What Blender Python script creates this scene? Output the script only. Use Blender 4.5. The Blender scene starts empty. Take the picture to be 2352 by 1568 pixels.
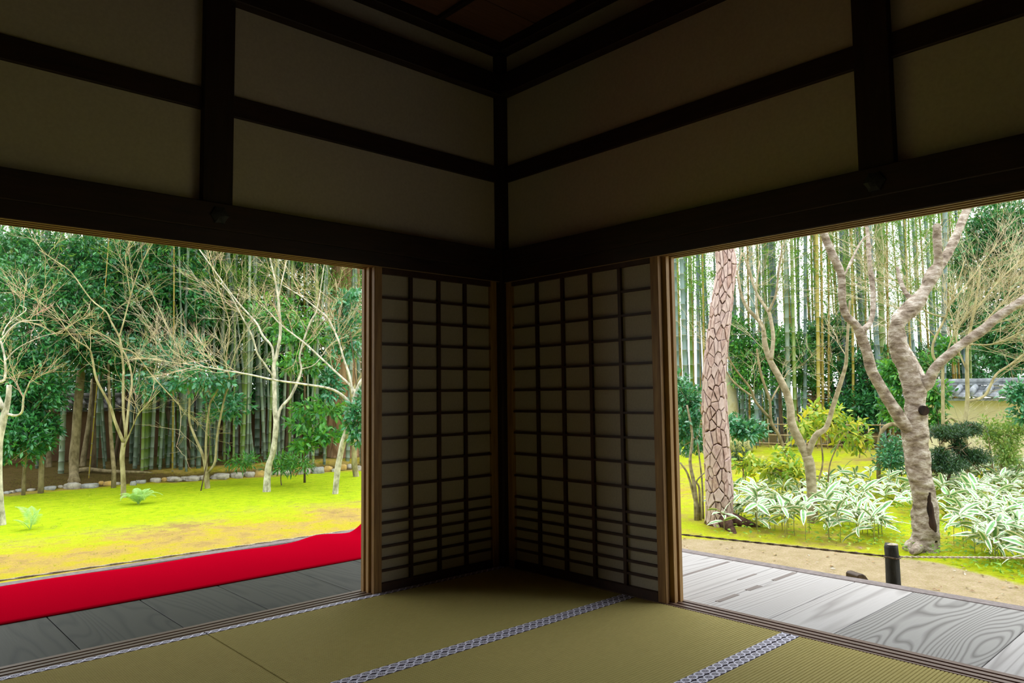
import bpy, math, random
import numpy as np
from mathutils import Vector, Matrix, noise as mnoise

# ------------------------------------------------------------------ camera, sky, sun, exposure
scn = bpy.context.scene
COL = scn.collection
FPX, YAW, PIT, ROL = 1696.2, 0.822837, 0.072514, -0.011737
CAM = np.array([-3.2692, -3.597, 1.1])
_f = np.array([math.cos(YAW)*math.cos(PIT), math.sin(YAW)*math.cos(PIT), math.sin(PIT)])
_r = np.array([math.sin(YAW), -math.cos(YAW), 0.0]); _u = np.cross(_r, _f)
_R = math.cos(ROL)*_r + math.sin(ROL)*_u
_U = np.cross(_R, _f)
cam = bpy.data.cameras.new('camera'); camo = bpy.data.objects.new('camera', cam); COL.objects.link(camo)
cam.sensor_width = 36.0; cam.lens = FPX*36.0/2352.0; cam.clip_start = 0.05; cam.clip_end = 300
camo.matrix_world = Matrix(((_R[0], _U[0], -_f[0], CAM[0]), (_R[1], _U[1], -_f[1], CAM[1]), (_R[2], _U[2], -_f[2], CAM[2]), (0, 0, 0, 1)))
scn.camera = camo

world = bpy.data.worlds.new('world'); scn.world = world; world.use_nodes = True
wb = world.node_tree.nodes['Background']
wb.inputs[0].default_value = (0.93, 0.97, 1.0, 1); wb.inputs[1].default_value = 1.75
sun = bpy.data.lights.new('sun', 'SUN'); sun.energy = 1.2; sun.angle = math.radians(50); sun.color = (1.0, 0.97, 0.9)
suno = bpy.data.objects.new('sun', sun); COL.objects.link(suno)
suno.rotation_euler = (math.radians(-14), math.radians(16), 0)
scn.view_settings.view_transform = 'Standard'; scn.view_settings.look = 'None'
scn.view_settings.gamma = 1.0; scn.view_settings.use_curve_mapping = False
scn.view_settings.exposure = 0.97

# ------------------------------------------------------------------ helpers
def ray(px, py):
    return _R*((px-1176)/FPX) - _U*((py-784)/FPX) + _f
def at(px, py, d):                      # point seen at a pixel, d metres in front of the camera
    return CAM + ray(px, py)*d
def smooth(a, b, x):
    t = min(1.0, max(0.0, (x-a)/(b-a))); return t*t*(3-2*t)
def hz(x, y):                           # height of the ground
    z = -0.5 + 0.035*mnoise.noise(Vector((x*0.45, y*0.45, 0.3))) + 0.012*mnoise.noise(Vector((x*1.7, y*1.7, 4.0)))
    line = y - (11.55 - 0.145*x)
    if x < 10: z += 0.2*smooth(0.0, 0.7, line)*smooth(10, 8.5, x) + 0.12*smooth(0.7, 4.0, line)*smooth(10, 8.5, x)
    z += 0.30*smooth(8.0, 13.5, x)
    return z
def ongr(px, py):                       # point of the ground seen at a pixel
    d = ray(px, py); a = (0.05-CAM[2])/d[2]; b = (-0.62-CAM[2])/d[2]; n = 28; lo = a
    for i in range(1, n+1):                 # first crossing of the view ray with the ground, then bisection
        t = a+(b-a)*i/n; P = CAM+d*t
        if P[2] < hz(P[0], P[1]): break
        lo = t
    hi = t
    for _ in range(10):
        m_ = (lo+hi)/2; P = CAM+d*m_
        if P[2] < hz(P[0], P[1]): hi = m_
        else: lo = m_
    return CAM+d*hi
def depth(P): return float(np.dot(np.array(P)-CAM, _f))

def link(o, parent=None):
    COL.objects.link(o)
    if parent is not None: o.parent = parent
    return o
def tag(o, label=None, cat=None, group=None, kind=None):
    if label: o['label'] = label
    if cat: o['category'] = cat
    if group: o['group'] = group
    if kind: o['kind'] = kind
    return o
def empty(name, loc=(0, 0, 0), rz=0.0, **k):
    o = bpy.data.objects.new(name, None); o.location = loc; o.rotation_euler = (0, 0, rz); o.empty_display_size = 0.1
    link(o); return tag(o, **k)

class MB:
    def __init__(s): s.v = []; s.f = []; s.m = []
    def box(s, x0, x1, y0, y1, z0, z1, m=0):
        b = len(s.v)
        s.v += [(x0,y0,z0),(x1,y0,z0),(x1,y1,z0),(x0,y1,z0),(x0,y0,z1),(x1,y0,z1),(x1,y1,z1),(x0,y1,z1)]
        for q in ((0,3,2,1),(4,5,6,7),(0,1,5,4),(1,2,6,5),(2,3,7,6),(3,0,4,7)):
            s.f.append(tuple(b+i for i in q)); s.m.append(m)
        return s
    def prism(s, prof, axis, a0, a1, m=0):   # closed 2-D profile swept along x or y
        b = len(s.v); n = len(prof)
        for a in (a0, a1):
            for (p, q) in prof:
                s.v.append((a, p, q) if axis == 'x' else (p, a, q))
        for i in range(n):
            j = (i+1) % n
            s.f.append((b+i, b+j, b+n+j, b+n+i)); s.m.append(m)
        s.f.append(tuple(b+i for i in reversed(range(n)))); s.m.append(m)
        s.f.append(tuple(b+n+i for i in range(n))); s.m.append(m)
        return s
    def tube(s, pts, rad, n=8, m=0, cap=True, bump=None, ph=0.0):
        P = np.array(pts, float); k = len(P)
        if np.isscalar(rad): rad = [rad]*k
        T = np.zeros_like(P); T[1:-1] = P[2:]-P[:-2]; T[0] = P[1]-P[0]; T[-1] = P[-1]-P[-2]
        T /= np.linalg.norm(T, axis=1)[:, None]+1e-9
        ref = np.array([1.0, 0.13, 0.07]) if abs(T[0][2]) > 0.6 else np.array([0.05, 0.1, 1.0])
        nx = ref - T[0]*np.dot(ref, T[0]); nx /= np.linalg.norm(nx)
        b = len(s.v); ang = np.arange(n)*2*math.pi/n+ph; ca, sa = np.cos(ang), np.sin(ang)
        for i in range(k):
            nx = nx - T[i]*np.dot(nx, T[i]); nx /= np.linalg.norm(nx)+1e-9
            ny = np.cross(T[i], nx)
            for j in range(n):
                r = rad[i]
                d = nx*ca[j]+ny*sa[j]
                if bump: r = r*bump(P[i]+d*r, i, ang[j])
                q = P[i]+d*r
                s.v.append((q[0], q[1], q[2]))
        for i in range(k-1):
            for j in range(n):
                a = b+i*n+j; c = b+i*n+(j+1) % n
                s.f.append((a, c, c+n, a+n)); s.m.append(m)
        if cap:
            s.f.append(tuple(b+j for j in reversed(range(n)))); s.m.append(m)
            s.f.append(tuple(b+(k-1)*n+j for j in range(n))); s.m.append(m)
        return s
    def mesh(s, name, mats, smoothf=False):
        me = bpy.data.meshes.new(name); me.from_pydata(s.v, [], s.f)
        if not isinstance(mats, (list, tuple)): mats = [mats]
        for q in mats: me.materials.append(q)
        if len(mats) > 1: me.polygons.foreach_set('material_index', s.m)
        if smoothf: me.polygons.foreach_set('use_smooth', [True]*len(me.polygons))
        me.update(); return me
    def build(s, name, mats, parent=None, smoothf=False, loc=None, **k):
        o = bpy.data.objects.new(name, s.mesh(name, mats, smoothf))
        if loc is not None: o.location = loc
        link(o, parent); return tag(o, **k)

def bevel(o, w=0.004, seg=1):
    m = o.modifiers.new('bevel', 'BEVEL'); m.width = w; m.segments = seg; m.limit_method = 'ANGLE'; return o

def mesh_np(name, V, F, mats, mi=None, smoothf=False):   # F: list of (k,n) index arrays
    me = bpy.data.meshes.new(name); me.vertices.add(len(V)); me.vertices.foreach_set('co', np.asarray(V, np.float32).ravel())
    loops = np.concatenate([f.ravel() for f in F]); tot = np.concatenate([np.full(len(f), f.shape[1]) for f in F])
    st = np.concatenate([[0], np.cumsum(tot)[:-1]])
    me.loops.add(len(loops)); me.loops.foreach_set('vertex_index', loops.astype(np.int32))
    me.polygons.add(len(tot)); me.polygons.foreach_set('loop_start', st.astype(np.int32))
    if not isinstance(mats, (list, tuple)): mats = [mats]
    for q in mats: me.materials.append(q)
    if mi is not None: me.polygons.foreach_set('material_index', np.asarray(mi, np.int32))
    if smoothf: me.polygons.foreach_set('use_smooth', np.ones(len(tot), bool))
    me.update(calc_edges=True); me.validate(); return me

LEAF4 = (np.array([(0,0,0),(.45,.5,.12),(.45,-.5,.12),(1,0,-.05)]), [np.array([[0,2,3],[0,3,1]])])
LEAF6 = (np.array([(0,0,0),(.3,.45,.07),(.3,-.45,.07),(.72,.4,.03),(.72,-.4,.03),(1.05,0,-.12)]), [np.array([[0,2,1],[3,4,5]]), np.array([[1,2,4,3]])])
def leaf_mesh(name, P, D, Nn, L, W, mat, tpl=LEAF4):
    D = D/(np.linalg.norm(D, axis=1)[:, None]+1e-9)
    S = np.cross(Nn, D); S /= np.linalg.norm(S, axis=1)[:, None]+1e-9
    U = np.cross(D, S)
    t, fs = tpl; k = len(t); n = len(P)
    V = (P[:, None, :] + D[:, None, :]*(t[None, :, 0:1]*L[:, None, None]) + S[:, None, :]*(t[None, :, 1:2]*W[:, None, None])
         + U[:, None, :]*(t[None, :, 2:3]*W[:, None, None]*2))
    off = (np.arange(n)*k)[:, None, None]
    F = [(f[None]+off).reshape(-1, f.shape[1]) for f in fs]
    return mesh_np(name, V.reshape(-1, 3), F, mat)
def part_mesh(name, me, parent=None, **k):
    return tag(link(bpy.data.objects.new(name, me), parent), **k)

def crown(rng, blobs, per=11, spread=0.16, L=(0.07, 0.12), wr=0.42, droop=0.25, hollow=0.45):
    """leaves in whorls on twig ends inside ellipsoids; blobs: (cx,cy,cz,rx,ry,rz,clusters)"""
    Ps, Ds, Ns = [], [], []
    for (cx, cy, cz, rx, ry, rz, nc) in blobs:
        d = rng.normal(size=(nc, 3)); d /= np.linalg.norm(d, axis=1)[:, None]
        rr = (hollow+(1-hollow)*rng.random(nc))[:, None]
        c = np.array([cx, cy, cz]) + d*rr*np.array([rx, ry, rz])
        ax = d + rng.normal(size=(nc, 3))*0.5; ax[:, 2] += 0.3; ax /= np.linalg.norm(ax, axis=1)[:, None]
        q = rng.normal(size=(nc, per, 3)); q /= np.linalg.norm(q, axis=2)[:, :, None]
        ld = q*0.9 + ax[:, None, :]*0.75
        ld[:, :, 2] -= droop
        pos = c[:, None, :] + ax[:, None, :]*(rng.random((nc, per, 1))-0.6)*spread*1.4 + q*spread*0.25
        nn = rng.normal(size=(nc, per, 3))*0.55 + np.array([0, 0, 1.0])
        Ps.append(pos.reshape(-1, 3)); Ds.append(ld.reshape(-1, 3)); Ns.append(nn.reshape(-1, 3))
    P = np.concatenate(Ps); D = np.concatenate(Ds); N = np.concatenate(Ns); n = len(P)
    Ln = L[0]+(L[1]-L[0])*rng.random(n)
    return P, D, N, Ln, Ln*wr

# ------------------------------------------------------------------ materials
def new_mat(name):
    m = bpy.data.materials.new(name); m.use_nodes = True; nt = m.node_tree
    return m, nt, nt.nodes['Principled BSDF']
def N(nt, t, **k):
    n = nt.nodes.new(t)
    for a, b in k.items(): setattr(n, a, b)
    return n
def ramp(nt, stops, fac, interp='LINEAR'):
    r = N(nt, 'ShaderNodeValToRGB'); r.color_ramp.interpolation = interp
    e = r.color_ramp.elements
    while len(e) < len(stops): e.new(0.5)
    for i, (p, c) in enumerate(stops):
        e[i].position = p; e[i].color = (c[0], c[1], c[2], 1)
    nt.links.new(fac, r.inputs[0]); return r.outputs[0]
def coord(nt, scale=(1, 1, 1), obj=True):
    tc = N(nt, 'ShaderNodeTexCoord'); mp = N(nt, 'ShaderNodeMapping'); mp.inputs['Scale'].default_value = scale
    nt.links.new(tc.outputs['Object' if obj else 'Generated'], mp.inputs[0]); return mp.outputs[0]
def noisef(nt, vec, scale, detail=3, rough=0.6, w=None):
    n = N(nt, 'ShaderNodeTexNoise'); n.inputs['Scale'].default_value = scale; n.inputs['Detail'].default_value = detail; n.inputs['Roughness'].default_value = rough
    if w is not None:
        n.noise_dimensions = '4D'; nt.links.new(w, n.inputs['W'])
    nt.links.new(vec, n.inputs['Vector']); return n.outputs[0]
def math_(nt, op, a, b=None, c=None):
    n = N(nt, 'ShaderNodeMath', operation=op)
    for i, q in enumerate((a, b, c)):
        if q is None: continue
        if isinstance(q, (int, float)): n.inputs[i].default_value = q
        else: nt.links.new(q, n.inputs[i])
    return n.outputs[0]
def mixc(nt, fac, a, b):
    n = N(nt, 'ShaderNodeMix', data_type='RGBA')
    for sock, q in ((n.inputs[0], fac), (n.inputs[6], a), (n.inputs[7], b)):
        if isinstance(q, (int, float)): sock.default_value = q
        elif isinstance(q, tuple): sock.default_value = (q[0], q[1], q[2], 1)
        else: nt.links.new(q, sock)
    return n.outputs[2]
def bumpn(nt, bs, h, strength=0.4, dist=0.01):
    b = N(nt, 'ShaderNodeBump'); b.inputs['Strength'].default_value = strength; b.inputs['Distance'].default_value = dist
    nt.links.new(h, b.inputs['Height']); nt.links.new(b.outputs[0], bs.inputs['Normal'])

def mat_wood(name, dark, light, rough=0.55, scale=(1.5, 14, 14), spec=0.35):
    m, nt, bs = new_mat(name); v = coord(nt, scale)
    oi = N(nt, 'ShaderNodeObjectInfo'); w = math_(nt, 'MULTIPLY', oi.outputs['Random'], 20.0)
    n = noisef(nt, v, 3.0, 4, 0.6, w)
    nt.links.new(ramp(nt, [(0.3, dark), (0.7, light)], n), bs.inputs['Base Color'])
    bs.inputs['Roughness'].default_value = rough; bs.inputs['Specular IOR Level'].default_value = spec
    bumpn(nt, bs, n, 0.15, 0.004); return m
def mat_plank(name, base, line, along, freq=26, rough=0.6, contrast=1.0, st=(0.42, 3.6), lw=0.25, spec=0.3):
    """weathered board: grain lines are the contours of a stretched noise field, different on each board"""
    m, nt, bs = new_mat(name)
    sc = (st[0], st[1], 1) if along == 'x' else (st[1], st[0], 1)
    v = coord(nt, sc); oi = N(nt, 'ShaderNodeAttribute', attribute_type='OBJECT', attribute_name='grain_seed'); w = math_(nt, 'MULTIPLY', oi.outputs['Fac'], 1.0)
    n = noisef(nt, v, 0.9, 2.0, 0.38, w)
    fr = math_(nt, 'FRACT', math_(nt, 'MULTIPLY', n, float(freq)))
    tri = math_(nt, 'ABSOLUTE', math_(nt, 'SUBTRACT', fr, 0.5))
    sc2 = (3, 60, 1) if along == 'x' else (60, 3, 1)
    fine = noisef(nt, coord(nt, sc2), 2.0, 3, 0.6)
    blot = noisef(nt, coord(nt, (1, 1, 1)), 2.2, 3, 0.6, w)
    c1 = ramp(nt, [(0.0, line), (lw, base)], tri)
    c2 = mixc(nt, math_(nt, 'MULTIPLY', fine, 0.35*contrast), c1, line)
    c3 = mixc(nt, math_(nt, 'MULTIPLY', blot, 0.4), c2, tuple(x*0.72 for x in base))
    nt.links.new(c3, bs.inputs['Base Color']); bs.inputs['Roughness'].default_value = rough
    bs.inputs['Specular IOR Level'].default_value = spec
    bumpn(nt, bs, math_(nt, 'ADD', math_(nt, 'MULTIPLY', tri, 1.0), math_(nt, 'MULTIPLY', fine, 0.4)), 0.25, 0.004)
    return m
def mat_noise(name, c0, c1, scale, rough=0.8, detail=4, bump=0.3, dist=0.01, vs=(1, 1, 1), lo=0.35, hi=0.65, spec=0.3, c2=None):
    m, nt, bs = new_mat(name); v = coord(nt, vs); n = noisef(nt, v, scale, detail)
    st = [(lo, c0), (hi, c1)] if c2 is None else [(lo, c0), ((lo+hi)/2, c1), (hi, c2)]
    nt.links.new(ramp(nt, st, n), bs.inputs['Base Color']); bs.inputs['Roughness'].default_value = rough
    bs.inputs['Specular IOR Level'].default_value = spec
    if bump: bumpn(nt, bs, n, bump, dist)
    return m
def mat_leaf(name, cols, rough=0.38, trans=0.35, spec=0.5):
    m, nt, bs = new_mat(name); g = N(nt, 'ShaderNodeNewGeometry')
    c = ramp(nt, [(i/(len(cols)-1), q) for i, q in enumerate(cols)], g.outputs['Random Per Island'])
    nt.links.new(c, bs.inputs['Base Color']); bs.inputs['Roughness'].default_value = rough; bs.inputs['Specular IOR Level'].default_value = spec
    tr = N(nt, 'ShaderNodeBsdfTranslucent'); nt.links.new(mixc(nt, 0.25, c, (0.40, 0.65, 0.05)), tr.inputs[0])
    mx = N(nt, 'ShaderNodeMixShader'); mx.inputs[0].default_value = trans
    nt.links.new(bs.outputs[0], mx.inputs[1]); nt.links.new(tr.outputs[0], mx.inputs[2])
    nt.links.new(mx.outputs[0], nt.nodes['Material Output'].inputs[0]); return m

M = {}
M['beam'] = mat_wood('dark_beam_wood', (0.012, 0.006, 0.004), (0.035, 0.015, 0.009), 0.6)
M['beam_y'] = mat_wood('dark_beam_wood_y', (0.012, 0.006, 0.004), (0.035, 0.015, 0.009), 0.6, (14, 1.5, 14))
M['post'] = mat_wood('dark_post_wood', (0.012, 0.006, 0.004), (0.03, 0.014, 0.009), 0.6, (14, 14, 1.5))
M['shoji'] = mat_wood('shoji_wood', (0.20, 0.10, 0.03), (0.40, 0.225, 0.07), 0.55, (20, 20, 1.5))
M['bare'] = mat_wood('lit_edge_stile_wood', (0.38, 0.21, 0.07), (0.58, 0.36, 0.14), 0.55, (20, 20, 1.5))  # lighter copy of the shoji wood, so the rear stile edges look lit
M['bar'] = mat_wood('shoji_bar_wood', (0.03, 0.012, 0.006), (0.06, 0.025, 0.012), 0.55, (6, 6, 6))
M['sill'] = mat_wood('sill_wood_x', (0.10, 0.06, 0.035), (0.21, 0.135, 0.085), 0.5, (1.2, 30, 30))
M['sill_y'] = mat_wood('sill_wood_y', (0.11, 0.06, 0.04), (0.22, 0.13, 0.09), 0.5, (30, 1.2, 30))
M['lintel'] = mat_wood('lintel_lit_wood_x', (0.20, 0.12, 0.06), (0.42, 0.27, 0.13), 0.55, (1.2, 30, 30))  # lightened so the groove ribs look lit from outside
M['lintel_y'] = mat_wood('lintel_lit_wood_y', (0.20, 0.12, 0.06), (0.42, 0.27, 0.13), 0.55, (30, 1.2, 30))
M['plaster'] = mat_noise('wall_plaster', (0.50, 0.44, 0.36), (0.55, 0.49, 0.405), 60, 0.95, 3, 0.1, 0.002)
M['paper'] = mat_noise('shoji_paper', (0.40, 0.355, 0.27), (0.44, 0.39, 0.30), 90, 0.9, 3, 0.05, 0.001)
M['fusuma'] = mat_noise('dark_sliding_panel', (0.08, 0.065, 0.05), (0.10, 0.08, 0.062), 8, 0.9)
M['ceil'] = mat_wood('ceiling_board', (0.13, 0.06, 0.04), (0.20, 0.09, 0.06), 0.7, (1.2, 20, 20))
M['plank_a'] = mat_plank('veranda_board_dark_polished', (0.052, 0.053, 0.041), (0.026, 0.027, 0.022), 'y', 22, 0.6, 0.6, spec=0.15)  # old dark polished boards, darker than the weathered right side
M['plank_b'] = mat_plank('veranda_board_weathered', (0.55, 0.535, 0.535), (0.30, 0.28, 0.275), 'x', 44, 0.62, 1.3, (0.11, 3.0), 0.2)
M['plank_bold'] = mat_plank('veranda_board_bold_grain', (0.36, 0.355, 0.345), (0.11, 0.10, 0.095), 'x', 40, 0.62, 0.7, (0.50, 2.9), 0.3)
M['edge'] = mat_wood('veranda_edge_wood', (0.14, 0.115, 0.115), (0.27, 0.23, 0.225), 0.7, (12, 12, 12))
M['carpet'] = mat_noise('red_felt', (0.33, 0.0006, 0.010), (0.42, 0.001, 0.014), 300, 1.0, 2, 0.25, 0.002, spec=0.0)
M['iron'] = mat_noise('dark_iron', (0.012, 0.012, 0.013), (0.03, 0.03, 0.03), 40, 0.5)
M['rope'] = mat_noise('rope_fibre', (0.05, 0.035, 0.022), (0.16, 0.12, 0.08), 60, 0.9)
M['rope_l'] = mat_noise('pale_rope_fibre', (0.34, 0.29, 0.21), (0.62, 0.56, 0.44), 60, 0.9)
M['charpost'] = mat_noise('charred_post', (0.008, 0.008, 0.008), (0.035, 0.036, 0.036), 25, 0.6, 4, 0.6, 0.01, (1, 1, 0.3))
M['cutwood'] = mat_noise('cut_wood', (0.20, 0.17, 0.13), (0.42, 0.38, 0.31), 30, 0.85)
M['pegwood'] = mat_wood('peg_wood', (0.03, 0.016, 0.009), (0.10, 0.055, 0.03), 0.5)
M['rock'] = mat_noise('edging_stone', (0.22, 0.20, 0.16), (0.50, 0.46, 0.38), 9, 0.9, 6, 0.6, 0.02)
M['rock_o'] = mat_noise('rusty_stone', (0.34, 0.24, 0.10), (0.55, 0.36, 0.09), 8, 0.9, 6, 0.6, 0.02)
M['rock_g'] = mat_noise('grey_stone', (0.20, 0.21, 0.19), (0.40, 0.40, 0.36), 12, 0.9, 6, 0.6, 0.02)
M['stand'] = mat_noise('standing_stone', (0.36, 0.31, 0.12), (0.46, 0.42, 0.26), 3, 0.9, 5, 0.4, 0.02, c2=(0.33, 0.32, 0.24))
M['mossrock'] = mat_noise('mossy_rock', (0.22, 0.24, 0.06), (0.42, 0.38, 0.18), 5, 0.95, 5, 0.5, 0.02)
M['maple'] = mat_noise('maple_bark', (0.18, 0.15, 0.06), (0.42, 0.37, 0.20), 9, 0.85, 5, 0.4, 0.01, (1, 1, 0.5))
M['maple_m'] = mat_noise('lichen_maple_bark', (0.22, 0.21, 0.14), (0.66, 0.62, 0.50), 14, 0.85, 5, 0.4, 0.01, (1, 1, 0.6))
M['twig'] = mat_noise('maple_twig', (0.36, 0.31, 0.12), (0.46, 0.38, 0.21), 2.0, 0.8, 2, 0, c2=(0.48, 0.30, 0.22))
M['twig_y'] = mat_noise('tan_twig', (0.36, 0.30, 0.16), (0.52, 0.46, 0.31), 2.0, 0.8, 2, 0)
M['ytree'] = mat_noise('olive_bark', (0.20, 0.165, 0.085), (0.44, 0.38, 0.26), 10, 0.85, 5, 0.5, 0.01, (1, 1, 1.6))
M['knot'] = mat_noise('gnarled_bark', (0.10, 0.068, 0.046), (0.31, 0.25, 0.19), 10, 0.85, 9, 1.0, 0.05, (1, 1, 2.0), 0.30, 0.66, c2=(0.58, 0.52, 0.45))
M['hollow'] = mat_noise('hollow_shade_and_scar_wood', (0.006, 0.004, 0.003), (0.05, 0.024, 0.012), 10, 0.95, 5, 0.8, 0.02, (1, 1, 0.3))
M['plate'] = mat_noise('pine_bark_plate', (0.24, 0.13, 0.10), (0.56, 0.41, 0.36), 30, 0.85, 5, 0.6, 0.01, (1, 1, 0.5), 0.33, 0.66)
nt = M['plate'].node_tree; bs = nt.nodes['Principled BSDF']; src = bs.inputs['Base Color'].links[0].from_socket; oi = N(nt, 'ShaderNodeObjectInfo')
nt.links.new(mixc(nt, math_(nt, 'MULTIPLY', oi.outputs['Random'], 0.5), src, (0.66, 0.56, 0.53)), bs.inputs['Base Color'])
M['pinegap'] = mat_noise('pine_bark_crack', (0.045, 0.022, 0.016), (0.13, 0.07, 0.05), 20, 0.95)
M['cedar'] = mat_noise('cedar_bark', (0.16, 0.085, 0.035), (0.40, 0.25, 0.13), 16, 0.9, 5, 0.9, 0.03, (1, 1, 0.08), 0.4, 0.62)
M['trunk'] = mat_noise('tan_bark', (0.13, 0.10, 0.045), (0.30, 0.24, 0.13), 12, 0.9, 5, 0.5, 0.01, (1, 1, 0.6))
M['darktrunk'] = mat_noise('brown_bark', (0.06, 0.042, 0.022), (0.13, 0.09, 0.05), 12, 0.9, 5, 0.5, 0.01, (1, 1, 0.4))
def mat_bamboo(name, c0, c1):
    m, nt, bs = new_mat(name); v = coord(nt, (1, 1, 0.25)); oi = N(nt, 'ShaderNodeObjectInfo')
    n = noisef(nt, v, 5.0, 3, 0.6, math_(nt, 'MULTIPLY', oi.outputs['Random'], 15.0))
    c = ramp(nt, [(0.35, c0), (0.65, c1)], math_(nt, 'ADD', math_(nt, 'MULTIPLY', n, 0.6), math_(nt, 'MULTIPLY', oi.outputs['Random'], 0.4)))
    nt.links.new(c, bs.inputs['Base Color']); bs.inputs['Roughness'].default_value = 0.4; bs.inputs['Specular IOR Level'].default_value = 0.4; return m
M['bam_g'] = mat_bamboo('grey_green_culm', (0.08, 0.125, 0.08), (0.22, 0.28, 0.19))
M['bam_b'] = mat_bamboo('blue_grey_culm', (0.055, 0.095, 0.09), (0.16, 0.24, 0.21))
M['bam_y'] = mat_bamboo('yellow_culm', (0.20, 0.13, 0.012), (0.30, 0.25, 0.04))
M['bam_l'] = mat_bamboo('leaf_green_culm', (0.065, 0.13, 0.016), (0.17, 0.24, 0.055))
M['node_d'] = mat_noise('culm_node', (0.07, 0.08, 0.05), (0.40, 0.43, 0.35), 3, 0.7)
M['lf_dark'] = mat_leaf('evergreen_leaf', [(0.010, 0.080, 0.030), (0.022, 0.16, 0.050), (0.060, 0.29, 0.065), (0.024, 0.13, 0.060)], 0.28, 0.18, 0.6)
M['lf_mid'] = mat_leaf('green_leaf', [(0.016, 0.11, 0.028), (0.035, 0.20, 0.045), (0.075, 0.30, 0.05), (0.15, 0.38, 0.04)], 0.32, 0.25)
M['lf_blue'] = mat_leaf('camellia_leaf', [(0.014, 0.11, 0.05), (0.040, 0.22, 0.095), (0.09, 0.33, 0.14)], 0.25, 0.2, 0.75)
M['lf_bam'] = mat_leaf('bamboo_leaf', [(0.03, 0.12, 0.012), (0.07, 0.20, 0.02), (0.15, 0.29, 0.03)], 0.5, 0.5, 0.3)
M['lf_yel'] = mat_leaf('yellowing_leaf', [(0.07, 0.24, 0.03), (0.50, 0.46, 0.02), (0.12, 0.31, 0.03), (0.70, 0.54, 0.02), (0.14, 0.32, 0.04), (0.34, 0.42, 0.03)], 0.4, 0.4)
M['lf_yew'] = mat_leaf('yew_needle', [(0.006, 0.032, 0.014), (0.014, 0.06, 0.022), (0.028, 0.10, 0.03)], 0.4, 0.15)
M['lf_olive'] = mat_leaf('olive_leaf', [(0.10, 0.22, 0.05), (0.22, 0.36, 0.08), (0.40, 0.42, 0.12)], 0.4, 0.4)
M['lf_fern'] = mat_leaf('fern_pinna', [(0.34, 0.58, 0.16), (0.55, 0.76, 0.34)], 0.5, 0.4, 0.3)
M['lf_low'] = mat_leaf('groundcover_leaf', [(0.10, 0.28, 0.03), (0.26, 0.48, 0.05), (0.42, 0.55, 0.06)], 0.5, 0.4, 0.3)
M['sasa_g'] = mat_noise('sasa_green', (0.07, 0.22, 0.06), (0.19, 0.40, 0.14), 5, 0.4, 2, 0)
M['sasa_w'] = mat_noise('sasa_cream_margin', (0.74, 0.72, 0.50), (0.82, 0.82, 0.66), 5, 0.5, 2, 0)
M['sasa_s'] = mat_noise('sasa_stalk', (0.20, 0.22, 0.06), (0.35, 0.32, 0.12), 5, 0.7, 2, 0)
M['tile'] = mat_noise('grey_roof_tile', (0.11, 0.12, 0.135), (0.33, 0.36, 0.39), 9, 0.55, 4, 0.3, 0.01)
M['ochre'] = mat_noise('ochre_wall', (0.68, 0.60, 0.36), (0.76, 0.70, 0.50), 2.5, 0.95, 5, 0.2, 0.01)
M['earth'] = mat_noise('earth_wall', (0.09, 0.05, 0.022), (0.17, 0.10, 0.05), 2.0, 0.95, 5, 0.3, 0.01)
M['white'] = mat_noise('wall_footing', (0.52, 0.53, 0.47), (0.62, 0.62, 0.55), 6, 0.9)
M['fence'] = mat_noise('fence_bamboo', (0.22, 0.14, 0.06), (0.46, 0.36, 0.20), 8, 0.6, 4, 0.2, 0.01, (1, 1, 0.3))
M['brush'] = mat_noise('brushwood', (0.05, 0.03, 0.02), (0.28, 0.20, 0.12), 12, 0.9)

# tatami: rush colour, and the oval-and-lattice border cloth
m, nt, bs = new_mat('tatami_rush'); M['rush'] = m
n1 = noisef(nt, coord(nt, (26, 400, 1)), 1.0, 3); n2 = noisef(nt, coord(nt, (1, 1, 1)), 1.3, 3)
c = mixc(nt, n2, ramp(nt, [(0.3, (0.40, 0.32, 0.105)), (0.7, (0.52, 0.43, 0.155))], n1), (0.42, 0.37, 0.125))
nt.links.new(c, bs.inputs['Base Color']); bs.inputs['Roughness'].default_value = 0.75; bs.inputs['Specular IOR Level'].default_value = 0.10
wv = N(nt, 'ShaderNodeTexWave', wave_type='BANDS', bands_direction='X'); wv.inputs['Scale'].default_value = 36; wv.inputs['Distortion'].default_value = 1.0
nt.links.new(coord(nt), wv.inputs[0]); bumpn(nt, bs, wv.outputs['Fac'], 0.25, 0.003)
m, nt, bs = new_mat('tatami_border_cloth'); M['heri'] = m
tc = N(nt, 'ShaderNodeTexCoord'); sx = N(nt, 'ShaderNodeSeparateXYZ'); nt.links.new(tc.outputs['Object'], sx.inputs[0])
u = math_(nt, 'SUBTRACT', math_(nt, 'FRACT', math_(nt, 'DIVIDE', sx.outputs[0], 0.0445)), 0.5)
vv = math_(nt, 'DIVIDE', sx.outputs[1], 0.0385)
rr = math_(nt, 'SQRT', math_(nt, 'ADD', math_(nt, 'POWER', math_(nt, 'MULTIPLY', u, 1.92), 2.0), math_(nt, 'POWER', math_(nt, 'MULTIPLY', vv, 2.05), 2.0)))
ring = math_(nt, 'MULTIPLY', math_(nt, 'GREATER_THAN', rr, 0.66), math_(nt, 'LESS_THAN', rr, 1.06))
ring2 = math_(nt, 'MULTIPLY', math_(nt, 'GREATER_THAN', rr, 0.30), math_(nt, 'LESS_THAN', rr, 0.52))
petal = math_(nt, 'GREATER_THAN', math_(nt, 'SINE', math_(nt, 'MULTIPLY', math_(nt, 'ARCTAN2', vv, u), 8.0)), 0.0)
dot = math_(nt, 'LESS_THAN', rr, 0.16)
fac = math_(nt, 'MAXIMUM', ring, math_(nt, 'MAXIMUM', math_(nt, 'MULTIPLY', ring2, petal), dot))
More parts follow.
